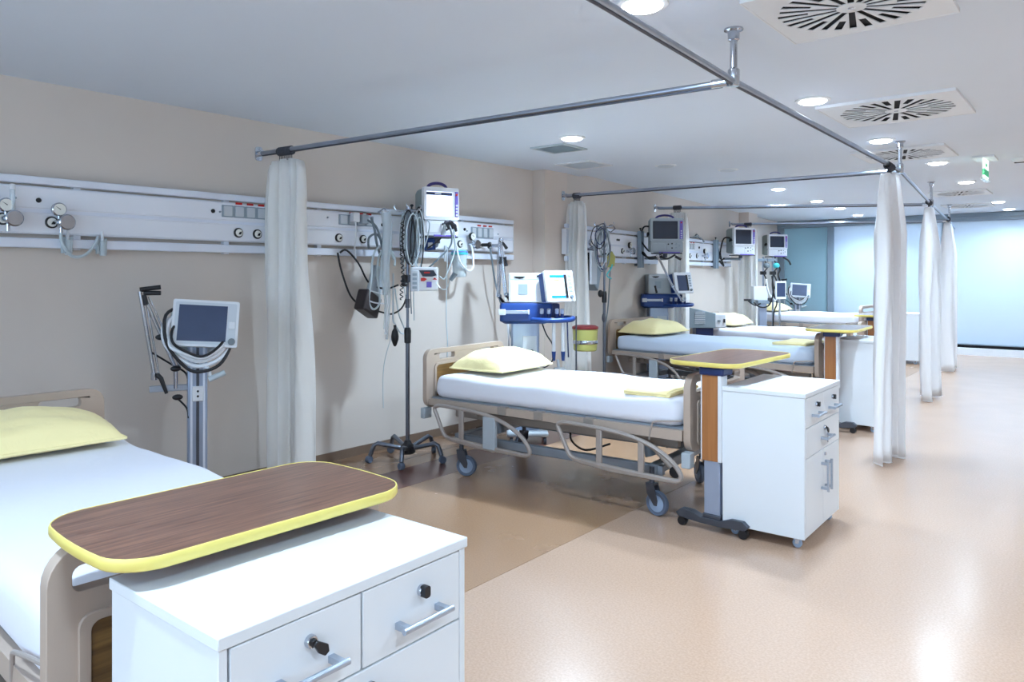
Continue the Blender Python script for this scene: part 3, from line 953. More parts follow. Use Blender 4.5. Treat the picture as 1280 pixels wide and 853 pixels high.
def make_bed(label, loc, rot, L=2.08, lift=0.0, sheet='sheet', droop=0.0, W=0.47, group='hospital beds along the wall'):
    t = thing('hospital_bed', label, 'bed', loc, rot, group)
    z = lambda v: v + lift
    # headboard
    hb = MB()
    outl = rrect(-W - .015, W + .015, z(.475), z(.905), 0.07, 6)
    slots = [rrect(-0.34, -0.16, z(.825), z(.868), 0.014, 3), rrect(0.16, 0.34, z(.825), z(.868), 0.014, 3)]
    hb.prism(outl, 0.0, 0.038, 'yz', slots)
    hbo = hb.build('headboard', 'bedplastic', t, bevel=0.008)
    MB().prism(rrect(-0.38, 0.38, z(.52), z(.785), 0.03, 4), 0.036, 0.041, 'yz').build('wood_inlay', 'inlay', hbo)
    MB().prism(rrect(-0.40, 0.40, z(.505), z(.80), 0.035, 4), 0.034, 0.046, 'yz', [rrect(-0.38, 0.38, z(.52), z(.785), 0.03, 4)]).build('inlay_border', 'bedplastic', hbo)
    for s_ in (-1, 1):
        B(0.0, 0.04, s_ * W - 0.04, s_ * W + 0.04, z(.40), z(.478)).build('corner_bracket', 'mongrey', hbo, bevel=0.006)
    # footboard
    fx = L - 0.045
    fb = MB()
    fb.prism(rrect(-W - .01, W + .01, z(.42), z(.87), 0.085, 7), fx, fx + 0.042, 'yz', [rrect(-0.39, 0.39, z(.765), z(.822), 0.02, 4)])
    fbo = fb.build('footboard', 'bedplastic', t, bevel=0.012, seg=3)
    MB().prism(rrect(-0.355, 0.355, z(.47), z(.695), 0.02, 4), fx + 0.040, fx + 0.045, 'yz').build('wood_inlay', 'inlay', fbo)
    MB().prism(rrect(-0.38, 0.38, z(.45), z(.715), 0.03, 4), fx + 0.038, fx + 0.052, 'yz', [rrect(-0.355, 0.355, z(.47), z(.695), 0.02, 4)]).build('inlay_border', 'bedplastic', fbo, bevel=0.003)
    for s_ in (-1, 1):
        B(fx - 0.005, fx + 0.05, s_ * W - 0.035, s_ * W + 0.035, z(.335), z(.425)).build('corner_bracket', 'mongrey', fbo, bevel=0.006)
    # mattress with fitted sheet
    x0, x1 = 0.065, fx - 0.02
    zb, zt = z(.553), z(.715)
    rings = []
    nst = 48
    for k in range(nst + 1):
        f = k / nst
        xx = x0 + (x1 - x0) * f
        e = min(xx - x0, x1 - xx)
        ins = 0.0
        rad = 0.09
        if e < rad:
            ins = rad - math.sqrt(max(0, rad * rad - (rad - e) ** 2))
        h = W - 0.012 - ins * 0.9
        zt_ = zt - ins * 0.55 + 0.006 * math.sin(5 * f * PI)
        zb_ = zb + ins * 0.35 - droop * max(0, f - 0.5)
        rc = min(0.055, (zt_ - zb_) * 0.45)
        ring = []
        for (yy, zz) in rrect(-h, h, zb_, zt_, rc, 5):
            # sheet sag and light creases along the sides
            sd_ = abs(yy) / h
            cr = 0.006 * noise.noise(Vector((xx * 5, yy * 3, zz * 14 + 3))) * (1 if sd_ > 0.9 else 0.6)
            ring.append((xx, yy * (1 + cr / max(abs(yy), .2)), zz + cr * 0.7))
        # add points along the long top edge for a soft crown
        rings.append(ring)
    MB().loft(rings).build('mattress', sheet, t, sharp=75)
    # deck under the mattress
    dk = MB()
    dk.box(0.05, fx, -W + .03, W - .03, z(.525), z(.556))
    dk.build('deck', 'bedgrey', t, bevel=0.004)
    for s_ in (-1, 1):
        y_ = s_ * (W - 0.012)
        MB().prism([(0.05, z(.500)), (0.05, z(.545)), (fx - .01, z(.545)), (fx - .01, z(.485)), (fx - .10, z(.485)), (0.10, z(.500))], y_ - .018, y_ + .018, 'xz').build('deck_rail', 'bedplastic', t, bevel=0.006)
        for xx in (0.72, 1.02, 1.40):
            B(xx - .035, xx + .035, y_ - .025, y_ + .025, z(.495), z(.552)).build('hinge_block', 'bedframe', t, bevel=0.004)
        side_rail(t, 0.135, 0.97, s_ * (W + 0.035), lift, (.30,), .60, s_)
        side_rail(t, 1.19, L - 0.05, s_ * (W + 0.035), lift, (.36, .70), None, s_)
        # tube hoop that keeps the mattress at the foot
        MB().tube(smooth_path([(fx - .22, s_ * (W + .002), z(.47)), (fx - .20, s_ * (W + .008), z(.56)), (fx - .17, s_ * (W + .008), z(.585)), (fx - .02, s_ * (W - .01), z(.60))], 4), 0.006, 8).build('mattress_stop', 'bedtube', t)
    # undercarriage
    for s_ in (-1, 1):
        B(0.18, fx - 0.1, s_ * 0.30 - .022, s_ * 0.30 + .022, z(.405), z(.455)).build('upper_beam', 'bedframe', t, bevel=0.004)
        B(0.22, 1.86, s_ * 0.36 - .022, s_ * 0.36 + .022, 0.235, 0.295).build('base_beam', 'bedgrey', t, bevel=0.006)
    for xx in (0.28, 1.80):
        B(xx - .03, xx + .03, -0.40, 0.40, 0.235, 0.30).build('base_crossbar', 'bedgrey', t, bevel=0.006)
    for xx in (0.42, 1.62):
        B(xx - .025, xx + .025, -0.40, 0.40, z(.44), z(.50)).build('upper_crossbar', 'bedframe', t, bevel=0.004)
        MB().cyl((xx + .06, -0.16, 0.29), (xx, -0.16, z(.46)), 0.035, 14).build('lift_column', 'bedgrey', t)
        MB().cyl((xx + .06, 0.16, 0.29), (xx, 0.16, z(.46)), 0.035, 14).build('lift_column', 'bedgrey', t)
    MB().cyl((0.55, 0, z(.38)), (1.02, 0.02, z(.42)), 0.03, 12).build('actuator', 'black', t)
    MB().cyl((1.10, 0.08, z(.36)), (1.55, 0.06, z(.43)), 0.026, 12).build('actuator', 'rubber', t)
    B(0.95, 1.12, -0.12, 0.12, z(.36), z(.46)).build('motor_box', 'rubber', t, bevel=0.01)
    MB().tube(smooth_path([(1.70, -0.40, z(.44)), (1.80, -0.41, z(.42)), (1.90, -0.41, z(.34)), (1.95, -0.41, z(.29))], 4), 0.02, 8).build('crank_arm', 'bedframe', t)
    MB().lathe((1.96, -0.42, z(.285)), [(0.034, -0.012), (0.036, 0), (0.034, 0.012)], 'y', 16).build('crank_cap', 'black', t)
    cable('power_cord', [(1.05, -0.1, z(.40)), (1.12, -0.22, z(.33)), (1.28, -0.3, z(.30)), (1.45, -0.28, z(.36))], 0.007, 'black', t)
    for xx, yw in ((0.30, 20), (1.80, -10)):
        for s_ in (-1, 1):
            caster(t, xx, s_ * 0.40, 0.075, 0.034, yw + (140 if s_ > 0 else 0), 0.10)
    return t


bedA = make_bed('white-sheeted hospital bed cut by the left picture edge', (0.86, 1.135, 0), -2.5, 2.18, 0.0, 'sheet', 0.05, 0.43)
bedB = make_bed('nearest hospital bed fully in view, beside the IV pole', (0.755, 4.35, 0), 3.4, 2.08, 0.0)
bedC = make_bed('hospital bed with pale blue-white sheet behind the middle overbed table', (0.15, 8.02, 0), -4.0, 2.46, 0.03, 'sheetblue')
bedD = make_bed('fourth hospital bed, beside the low grey console', (0.0, 10.45, 0), 0, 2.3, 0.0)
bedE = make_bed('farthest hospital bed, in front of the glass wall', (-0.40, 13.55, 0), -3, 2.0, 0.09)


def pillow(label, loc, rot, lx, ly, h, seed, tilt=0.0):
    o_rows = []
    t = thing('pillow', label, 'pillow', loc, rot, 'yellow pillows on the beds')
    n = 28
    top, bot = [], []
    for i in range(n + 1):
        u_ = -1 + 2 * i / n
        rt, rb = [], []
        for k in range(n + 1):
            v_ = -1 + 2 * k / n
            e = (max(0, 1 - abs(u_) ** 2.6) * max(0, 1 - abs(v_) ** 2.6)) ** 0.44
            pin = 1 - 0.07 * (1 - (abs(v_)) ** 2) * abs(u_) ** 2
            pin2 = 1 - 0.06 * (1 - (abs(u_)) ** 2) * abs(v_) ** 2
            x = u_ * lx / 2 * pin2 * 1.0
            y = v_ * ly / 2 * pin
            nz = noise.noise(Vector((x * 9 + seed, y * 5, seed * 1.7))) + 0.6 * noise.noise(Vector((x * 22 + seed, y * 9, 3.1)))
            zz = h * 0.72 * e + 0.012 * nz * (0.25 + e) * (1 if e > 0.02 else 0)
            x += 0.01 * noise.noise(Vector((x * 7, y * 7, seed + 9)))
            rt.append((x, y, max(0.012, h * 0.20 + zz) + tilt * x))
            rb.append((x, y, max(0.004, h * 0.20 * (1 - e) + 0.004) + tilt * x))
        top.append(rt)
        bot.append(rb)
    m_ = MB().grid(top)
    m_.grid([r_[::-1] for r_ in bot])
    o = m_.build('pillow_body', 'yellow', t, sharp=180)
    rim = [p for p in top[0]] + [r_[-1] for r_ in top[1:]] + [p for p in top[-1][-2::-1]] + [r_[0] for r_ in top[-2:0:-1]]
    MB().tube(rim, 0.007, 6, True).build('seam_edge', 'yellow', t)
    return t


pillow('yellow pillow at the left picture edge', (1.17, 1.10, 0.717), -3, 0.48, 0.74, 0.18, 1.0, -0.02)
pillow('yellow pillow on the nearest whole bed', (1.08, 4.43, 0.719), 4, 0.48, 0.68, 0.19, 4.0)
pillow('yellow pillow on the pale blue bed beyond the pillar', (0.47, 8.00, 0.749), -4, 0.50, 0.76, 0.2, 7.0)
pillow('yellow pillow on the bed beside the low grey console', (0.36, 10.47, 0.719), 0, 0.48, 0.70, 0.2, 10.0)
pillow('small looking yellow pillow on the farthest bed', (-0.10, 13.52, 0.808), -3, 0.5, 0.72, 0.17, 13.0)


def blanket(label, loc, rot, lx, ly, seed):
    t = thing('folded_blanket', label, 'blanket', loc, rot, 'folded yellow cloths at the bed feet')
    for k in range(3):
        rows = []
        n = 14
        for i in range(n + 1):
            u_ = -1 + 2 * i / n
            row = []
            for j in range(n + 1):
                v_ = -1 + 2 * j / n
                s_ = 1 - 0.03 * k
                x = u_ * lx / 2 * s_ + 0.006 * noise.noise(Vector((u_ * 2, v_ * 2, seed + k)))
                y = v_ * ly / 2 * s_ + 0.006 * noise.noise(Vector((u_ * 2, v_ * 2, seed + k + 5)))
                zz = 0.007 + 0.010 * k + 0.004 * noise.noise(Vector((x * 9, y * 9, seed + k))) - (0.004 if abs(u_) > .95 or abs(v_) > .95 else 0)
                row.append((x, y, zz))
            rows.append(row)
        MB().grid(rows).build('fold_layer', 'yellow', t, solid=0.009, sharp=180)
    e = MB().tube([(lx / 2 - .004, -ly / 2, 0.018), (lx / 2, 0, 0.019), (lx / 2 - .002, ly / 2, 0.018)], 0.013, 8)
    e.build('fold_edge', 'yellow', t)
    e = MB().tube([(-lx / 2, -ly / 2 + .008, 0.016), (0, -ly / 2 + .004, 0.017), (lx / 2, -ly / 2 + .01, 0.016)], 0.010, 8)
    e.build('fold_edge', 'yellow', t)
    return t


blanket('folded yellow cloth on the foot of the nearest whole bed', (2.53, 4.26, 0.719), 3.4, 0.30, 0.44, 2)
blanket('folded yellow cloth on the foot of the pale blue bed', (2.23, 7.86, 0.749), -4, 0.34, 0.55, 6)


# ------------------------------------------------------------------ bedside cabinets
def bar_handle(parent, c, along, L, r=0.007, off=0.036):
    """bar handle on the +x face; along 'y' or 'z'"""
    x, y, z_ = c
    m_ = MB()
    if along == 'y':
        m_.cyl((x + off, y - L / 2, z_), (x + off, y + L / 2, z_), r, 12)
        for s_ in (-1, 1):
            m_.box(x, x + off, y + s_ * L * .40 - .007, y + s_ * L * .40 + .007, z_ - r, z_ + r)
    else:
        m_.cyl((x + off, y, z_ - L / 2), (x + off, y, z_ + L / 2), r, 12)
        for s_ in (-1, 1):
            m_.box(x, x + off, y - r, y + r, z_ + s_ * L * .40 - .007, z_ + s_ * L * .40 + .007)
    return m_.build('handle', 'alu', parent)


def lock(parent, c, key=False):
    x, y, z_ = c
    o = MB().lathe((x, y, z_), [(0.013, 0), (0.013, 0.006), (0.011, 0.010)], 'x', 16).build('lock', 'chrome', parent)
    kb = MB()
    if key:
        kb.prism([(y - .004, z_ - .002), (y + .004, z_ + .004), (y + .030, z_ - .012), (y + .032, z_ - .026), (y + .022, z_ - .032), (y + .008, z_ - .022)], x + 0.012, x + 0.020, 'yz')
        kb.box(x + .004, x + .016, y - .006, y + .006, z_ - .006, z_ + .006)
    else:
        kb.prism(rrect(y - .009, y + .009, z_ - .013, z_ + .013, 0.006, 3), x + 0.006, x + 0.022, 'yz')
    kb.build('lock_key', 'black', parent, bevel=0.002)


def cabinet(label, loc, rot, w=0.66, d=0.46, h=0.83, keys=(True, False), key2=False):
    """front faces +x; origin on the floor under the middle of the front face"""
    t = thing('bedside_cabinet', label, 'cabinet', loc, rot, 'white bedside cabinets on casters')
    hw = w / 2
    z0 = 0.06
    p = 0.018
    for s_ in (-1, 1):
        B(-d, -0.002, s_ * hw - (p if s_ > 0 else 0), s_ * hw + (p if s_ < 0 else 0), z0, h - .024).build('side_panel', 'white', t, bevel=0.002)
    B(-d, -0.020, -hw + p, hw - p, z0, z0 + .018).build('bottom_panel', 'white', t, bevel=0.002)
    B(-d, -d + .012, -hw + p, hw - p, z0, h - .024).build('back_panel', 'white', t)
    B(-d - .004, 0.004, -hw - .004, hw + .004, h - .024, h).build('top_panel', 'white', t, bevel=0.0025)
    B(-d + .012, -0.035, -hw + p, hw - p, z0 + .02, h - .026).build('carcass_interior', 'dark', t)
    B(-0.022, -0.004, -hw + p, hw - p, z0, z0 + .028).build('plinth', 'white', t, bevel=0.002)
    gp = 0.0025
    a, b = -hw + p + gp, hw - p - gp
    if w < 0.63:
        a, b = -hw + gp, hw - gp
    za, zb = h - 0.185, h - .028
    for k, (ya, yb) in enumerate(((a, -gp / 2), (gp / 2, b))):
        dr = B(-0.020, 0.0, ya + gp / 2, yb - gp / 2, za, zb).build('small_drawer', 'white', t, bevel=0.002)
        yc = (ya + yb) / 2
        bar_handle(dr, (0, yc + .01, za + .055), 'y', 0.15)
        lock(dr, (0, yc + 0.02, za + .108), keys[k])
    zc = h - 0.345
    dr = B(-0.020, 0.0, a + gp / 2, b - gp / 2, zc, za - gp * 1.6).build('wide_drawer', 'white', t, bevel=0.002)
    bar_handle(dr, (0, 0.02, zc + .065), 'y', 0.15)
    lock(dr, (0, 0.02, zc + .115), key2)
    if key2:
        B(0.012, 0.016, 0.032, 0.042, zc + .03, zc + .10).build('lock_key', 'chrome', dr)
    for s_ in (-1, 1):
        ya, yb = (a, -gp / 2) if s_ < 0 else (gp / 2, b)
        do = B(-0.020, 0.0, ya + gp / 2, yb - gp / 2, z0 + .030, zc - gp * 1.6).build('door', 'white', t, bevel=0.002)
        bar_handle(do, (0, s_ * 0.035, zc - .145), 'z', 0.17)
        if s_ > 0:
            MB().lathe((0, 0.03, zc - .035), [(0.010, 0), (0.010, 0.006)], 'x', 12).build('lock', 'chrome', do)
    for x in (-0.05, -d + .06):
        for s_ in (-1, 1):
            y = s_ * (hw - 0.05)
            c = MB()
            c.box(x - .014, x + .014, y - .016, y + .016, 0.045, 0.0605)
            c.prism([(x - .012, .05), (x + .012, .05), (x + .004, .022), (x - .012, .022)], y - .013, y - .010, 'xz')
            c.prism([(x - .012, .05), (x + .012, .05), (x + .004, .022), (x - .012, .022)], y + .010, y + .013, 'xz')
            co = c.build('caster', 'chrome', t)
            MB().lathe((x - .004, y, 0.025), [(0.012, -.009), (0.022, -.009), (0.025, -.006), (0.025, .006), (0.022, .009), (0.012, .009)], 'y', 18).build('wheel', 'hub', co)
    return t


cabinet('large white cabinet cut by the bottom edge, under a walnut table top', (3.5675, 0.99, 0), 0.5, 0.63, 0.41, 0.83, (True, False))
cabinet('white cabinet with casters in front of the nearest whole bed, near the aisle', (3.497, 4.335, 0), 1.0, 0.67, 0.45, 0.83, (False, False), True)
cabinet('white cabinet half hidden by the nearest aisle curtain', (3.11, 7.73, 0), -6, 0.64, 0.42, 0.85, (False, False))
cabinet('small looking white cabinet between the two nearest aisle curtains, far off', (2.28, 13.9, 0), 0, 0.62, 0.45, 0.83, (False, False))


# ------------------------------------------------------------------ overbed tables
def overbed_table(label, loc, rot, w=0.46, l=0.86, ztop=0.95, post_y=-0.38, post_x=0.0, gloss='tablewood', baserot=0):
    """top is w (x) by l (y), centred on the origin; the post stands at y = post_y"""
    t = thing('overbed_table', label, 'table', loc, rot, 'wheeled overbed tables')
    zt = ztop
    # top with bowed long sides
    outl = []
    hw, hl = w / 2, l / 2
    for (x, y) in rrect(-hw, hw, -hl, hl, 0.09, 7):
        outl.append((x, y))
    def bow(pl, k):
        out = []
        for i, (x, y) in enumerate(pl):
            out.append((x, y + (k * (1 - (x / hw) ** 2)) * (1 if y > 0 else -1)))
        return out
    # subdivide straight runs so the bow can bend them
    fine = []
    for i, p in enumerate(outl):
        q = outl[(i + 1) % len(outl)]
        dist = math.dist(p, q)
        m = max(1, int(dist / 0.05))
        for k in range(m):
            fine.append((p[0] + (q[0] - p[0]) * k / m, p[1] + (q[1] - p[1]) * k / m))
    fine = bow(fine, 0.02)
    n = len(fine)

    def inset(q):
        out = []
        for i in range(n):
            a, b = Vector(fine[i - 1]), Vector(fine[(i + 1) % n])
            d_ = (b - a).normalized()
            out.append((fine[i][0] - d_.y * q, fine[i][1] + d_.x * q))
        return out
    MB().prism(inset(0.005), zt - .022, zt - .0005, 'xy').build('table_top', gloss, t)
    prof = [(0.006, -0.002), (0.0045, 0.0008), (0.002, 0.0), (0.0, -0.005), (0.0, -0.020), (0.004, -0.026), (0.012, -0.027)]
    rows = [[(x, y, zt + dz) for x, y in inset(q)] for q, dz in prof]
    eg = MB()
    eg.loft(rows, cap=False)
    eg.build('yellow_edge', 'edge', t, sharp=50)
    B(-hw * .7, hw * .7, -hl * .8, hl * .8, zt - .026, zt - .021).build('under_panel', 'postwood', t)
    # post
    py = post_y
    B(-0.075, 0.075, py - 0.045, py + 0.09, zt - .075, zt - .026).xf(Matrix.Translation((post_x, 0, 0))).build('head_bracket', 'navy', t, bevel=0.012)
    B(-0.048, 0.048, py - 0.028, py + 0.028, 0.08, 0.62).xf(Matrix.Translation((post_x, 0, 0))).build('steel_column', 'trolleycol', t, bevel=0.004)
    sl = B(-0.060, 0.040, py - 0.034, py + 0.034, 0.40, zt - .07).xf(Matrix.Translation((post_x, 0, 0))).build('sleeve', 'postwood', t, bevel=0.003)
    B(0.040, 0.062, py - 0.040, py + 0.040, 0.40, zt - .07).xf(Matrix.Translation((post_x, 0, 0))).build('white_edge_strip', 'whitepl', sl, bevel=0.003)
    B(-0.064, -0.058, py - 0.038, py + 0.038, 0.40, zt - .07).xf(Matrix.Translation((post_x, 0, 0))).build('white_edge_strip', 'whitepl', sl, bevel=0.002)
    # H foot with low casters
    m_ = Matrix.Translation((post_x, py, 0)) @ Matrix.Rotation(R(baserot), 4, 'Z')
    ft = MB()
    pr = [(-0.22, .072), (-0.19, .098), (-0.12, .098), (-0.06, .075), (0.06, .075), (0.12, .098), (0.19, .098), (0.22, .072), (0.20, .050), (0.06, .040), (-0.06, .040), (-0.20, .050)]
    ft.prism(pr, -0.045, 0.005, 'xz')
    fo = ft.xf(m_).build('foot_bar', 'darksteel', t, bevel=0.010)
    MB().prism(pr, 0.50, 0.55, 'xz').xf(m_).build('foot_bar', 'darksteel', t, bevel=0.010)
    B(-0.035, 0.035, 0.0, 0.51, 0.045, 0.082).xf(m_).build('foot_spine', 'darksteel', t, bevel=0.008)
    B(-0.055, 0.055, -0.036, 0.036, 0.072, 0.10).xf(m_).build('column_shoe', 'darksteel', t, bevel=0.006)
    for x in (-0.185, 0.185):
        for y in (-0.02, 0.525):
            c = MB().lathe((x, y, 0.026), [(0.012, -.020), (0.025, -.020), (0.027, -.014), (0.027, .014), (0.025, .020), (0.012, .020)], 'y', 16)
            c.cyl((x, y, 0.03), (x, y, 0.075), 0.012, 10)
            c.xf(m_).build('caster', 'black', t)
    return t


overbed_table('large walnut table top with yellow edge at the front left, over a cabinet', (3.08, 1.005, 0), 178.5, 0.45, 0.725, 0.895, -0.24)
overbed_table('walnut overbed table with brown post at the foot of the nearest whole bed', (2.94, 4.40, 0), -2, 0.45, 0.86, 0.96, -0.38, 0.065)
overbed_table('overbed table with brown post at the foot of the pale blue bed', (2.69, 7.62, 0), 3, 0.46, 0.86, 0.955, -0.30)
overbed_table('overbed table mostly hidden behind the nearest aisle curtain, only one corner showing', (2.36, 10.62, 0), 2, 0.46, 0.86, 0.952, -0.34)


# ------------------------------------------------------------------ patient monitors
def monitor(label, loc, rot, w=0.33, h=0.42, d=0.20, lit=False, grey=False, tray=True, arm=None, plug=True, cables=()):
    """front faces local -y; origin at the middle of the underside"""
    t = thing('patient_monitor', label, 'monitor', loc, rot, 'patient monitors over the beds')
    hw = w / 2
    fm = 'mongrey' if grey else 'whitepl'
    s = h / 0.42
    bk = MB()
    bk.loft([[(x, 0.02, z) for x, z in rrect(-hw * .98, hw * .98, 0.01, h - .005, 0.02, 3)],
             [(x, d * .75, z) for x, z in rrect(-hw * .97, hw * .92, 0.02, h - .012, 0.02, 3)],
             [(x, d, z) for x, z in rrect(-hw * .93, hw * .8, 0.03, h - .03, 0.02, 3)]])
    bk.build('housing', 'monback', t, bevel=0.004)
    z1 = 0.135 * s
    up = MB().prism(rrect(-hw, hw, z1, h, 0.014, 4), -0.03, 0.022, 'xz', [rrect(-hw * .86, hw * .66, z1 + .032, h - .035, 0.006, 2)])
    bz = up.build('bezel', fm, t, bevel=0.005)
    B(-hw * .88, hw * .68, -0.016, 0.0, z1 + .028, h - .030).build('screen', 'screenlit' if lit else 'screen', t)  # lit here means the painted glare, not a running display
    if lit:
        B(-hw * .84, hw * .64, -0.0172, -0.0160, h - .065, h - .040).build('screen_header', 'screenblue', t)
        B(-hw * .35, hw * .0, -0.0180, -0.0170, h - .058, h - .046).build('screen_mark', 'whitepl', t)
    B(hw * .76, hw * .95, -0.0335, -0.028, z1 + .03, h - .03).build('button_strip', 'purple', t, bevel=0.003)
    for k in range(4):
        zz = z1 + .045 + k * 0.028 * s
        MB().lathe((hw * .855, -0.033, zz), [(0.008, -0.006), (0.009, 0)], 'y', 10).build('button', 'whitepl', t)
    MB().lathe((hw * .855, -0.033, h - .055), [(0.010, -0.006), (0.011, 0)], 'y', 12).build('alarm_button', 'red', t)
    lowr = MB().prism(rrect(-hw * .97, hw * .97, 0.0, z1 - .004, 0.012, 3), -0.024, 0.022, 'xz').build('module_bay', fm, t, bevel=0.004)
    B(-hw * .88, -hw * .12, -0.028, -0.022, 0.022, z1 - .026).build('module_cover', fm, lowr, bevel=0.003)
    B(-hw * .02, hw * .88, -0.028, -0.022, 0.022, z1 - .026).build('module_cover', fm, lowr, bevel=0.003)
    for k, (xx, zz) in enumerate(((0.08, .75), (0.30, .80), (0.30, .40), (0.55, .78), (0.55, .45), (0.74, .60))):
        m_ = 'black' if k < 3 else 'platedark'
        MB().lathe((hw * xx, -0.028, z1 * zz), [(0.009, -0.006), (0.010, 0)], 'y', 10).build('connector', m_, lowr)
    hp = [(-hw * .62, 0.05, h - .01), (-hw * .5, 0.05, h + .022), (-hw * .2, 0.05, h + .04), (hw * .15, 0.05, h + .04), (hw * .42, 0.05, h + .022), (hw * .52, 0.05, h - .01)]
    MB().tube(smooth_path(hp, 5), 0.013, 8).build('handle', 'dkpurple', t)
    if tray:
        B(-hw * .8, hw * .9, -0.05, d * .8, -0.018, -0.003).build('tray', 'darksteel', t, bevel=0.004)
        B(-hw * .5, hw * .75, -0.058, -0.045, -0.010, 0.006).build('tray_lip', 'purple', t, bevel=0.003)
        MB().cyl((0, d * .4, -0.018), (0, d * .4, -0.06), 0.03, 12).build('swivel', 'darksteel', t)
    if arm:
        MB().tube([(0, d * .4, -0.055), (0, d * .4, -0.075), arm], 0.020, 8).build('support_arm', 'mullion', t)
    if plug:
        pm = MB()
        pm.prism([(0.0, h * .52), (0.07, h * .46), (0.07, h * .56), (0.03, h * .60)], -hw - .028, -hw - .004, 'yz')
        pm.build('side_plug', 'black', t, bevel=0.004)
    for pts, r, m_ in cables:
        cable('lead', pts, r, m_, t)
    return t


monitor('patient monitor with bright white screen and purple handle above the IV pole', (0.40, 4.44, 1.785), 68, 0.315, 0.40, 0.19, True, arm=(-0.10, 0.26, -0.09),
        cables=[([(0.02, -0.03, 0.10), (0.03, -0.07, 0.10), (0.07, -0.06, 0.04), (0.08, -0.06, -0.02), (0.06, -0.05, -0.10), (-0.06, -0.03, -0.22), (-0.12, 0.0, -0.28)], 0.008, 'greytube'),
                ([(0.04, -0.03, 0.09), (0.08, -0.08, 0.08), (0.10, -0.06, -0.03), (0.11, -0.05, -0.12), (0.05, -0.04, -0.30), (0.02, -0.03, -0.36), (-0.03, -0.03, -0.33)], 0.007, 'tube'),
                ([(0.0, -0.02, -0.02), (-0.05, -0.02, -0.06), (-0.12, 0.0, -0.11)], 0.007, 'black'),
                ([(-0.17, 0.03, 0.21), (-0.22, 0.02, 0.17), (-0.25, 0.02, 0.12)], 0.008, 'black'),
                ([(-0.16, 0.06, 0.15), (-0.12, -0.05, 0.11), (-0.13, -0.05, 0.0), (-0.16, -0.04, -0.10)], 0.005, 'tube')])
MB_BLACK = None
t = thing('probe_cluster', 'black sensor plugs hung at the front of the lit monitor', 'probe', (0.54, 4.38, 1.83), 60)
for k, (x, z_) in enumerate(((-0.02, 0.055), (0.015, 0.06), (0.04, 0.04))):
    MB().tube([(x, -0.02, z_), (x + .005, -0.05, z_ - .01), (x + 0.02, -0.055, z_ - .06)], [0.016, 0.018, 0.010], 8).build('plug', 'black', t)
MB().tube([(-0.03, -0.03, 0.03), (-0.045, -0.035, -0.05)], [0.012, 0.02], 8).build('grey_clip', 'mongrey', t)

monitor('dark-screened grey patient monitor over the pale blue bed', (wx(8.50, .42), 8.50, 1.745), 42, 0.42, 0.43, 0.16, False, True, arm=(-0.18, 0.38, -0.06),
        cables=[([(-0.21, 0.06, 0.33), (-0.27, 0.1, 0.32), (-0.30, 0.14, 0.18), (-0.22, 0.1, 0.04), (-0.19, 0.08, 0.02)], 0.011, 'black'),
                ([(-0.30, 0.22, -0.10), (-0.30, 0.15, 0.0), (-0.22, 0.05, -0.06), (-0.10, 0.0, -0.05), (0.0, -0.03, -0.08), (0.10, -0.04, -0.03)], 0.012, 'black'),
                ([(-0.30, 0.24, -0.02), (-0.34, 0.2, -0.11), (-0.28, 0.12, 0.01), (-0.2, 0.06, -0.08), (-0.05, 0, -0.04)], 0.010, 'black'),
                ([(0.10, -0.04, -0.05), (0.17, -0.06, -0.09)], 0.017, 'black')])
monitor('white patient monitor on the wall near the second pillar', (wx(11.85, .42), 11.85, 1.80), 60, 0.42, 0.44, 0.20, False, arm=(-0.2, 0.36, -0.06),
        cables=[([(-0.2, 0.08, 0.27), (-0.3, 0.12, 0.26), (-0.36, 0.13, 0.05), (-0.34, 0.12, -0.1), (-0.30, 0.12, -0.19), (-0.37, 0.15, -0.10)], 0.013, 'black'),
                ([(-0.38, 0.17, 0.12), (-0.36, 0.16, 0.0), (-0.38, 0.16, -0.12), (-0.3, 0.1, -0.06)], 0.012, 'black')])
monitor('white patient monitor in the corner beside the glass wall', (-0.06, 13.72, 1.815), 55, 0.40, 0.40, 0.20, False, arm=(-0.2, 0.4, -0.06), plug=True,
        cables=[([(0.1, -0.03, -0.02), (0.2, -0.05, -0.08), (0.25, -0.05, -0.16)], 0.016, 'black'),
                ([(-0.1, 0.0, -0.06), (0.0, 0, -0.14), (0.06, 0, -0.25), (0.02, 0, -0.35), (0.08, 0, -0.5)], 0.016, 'black')])


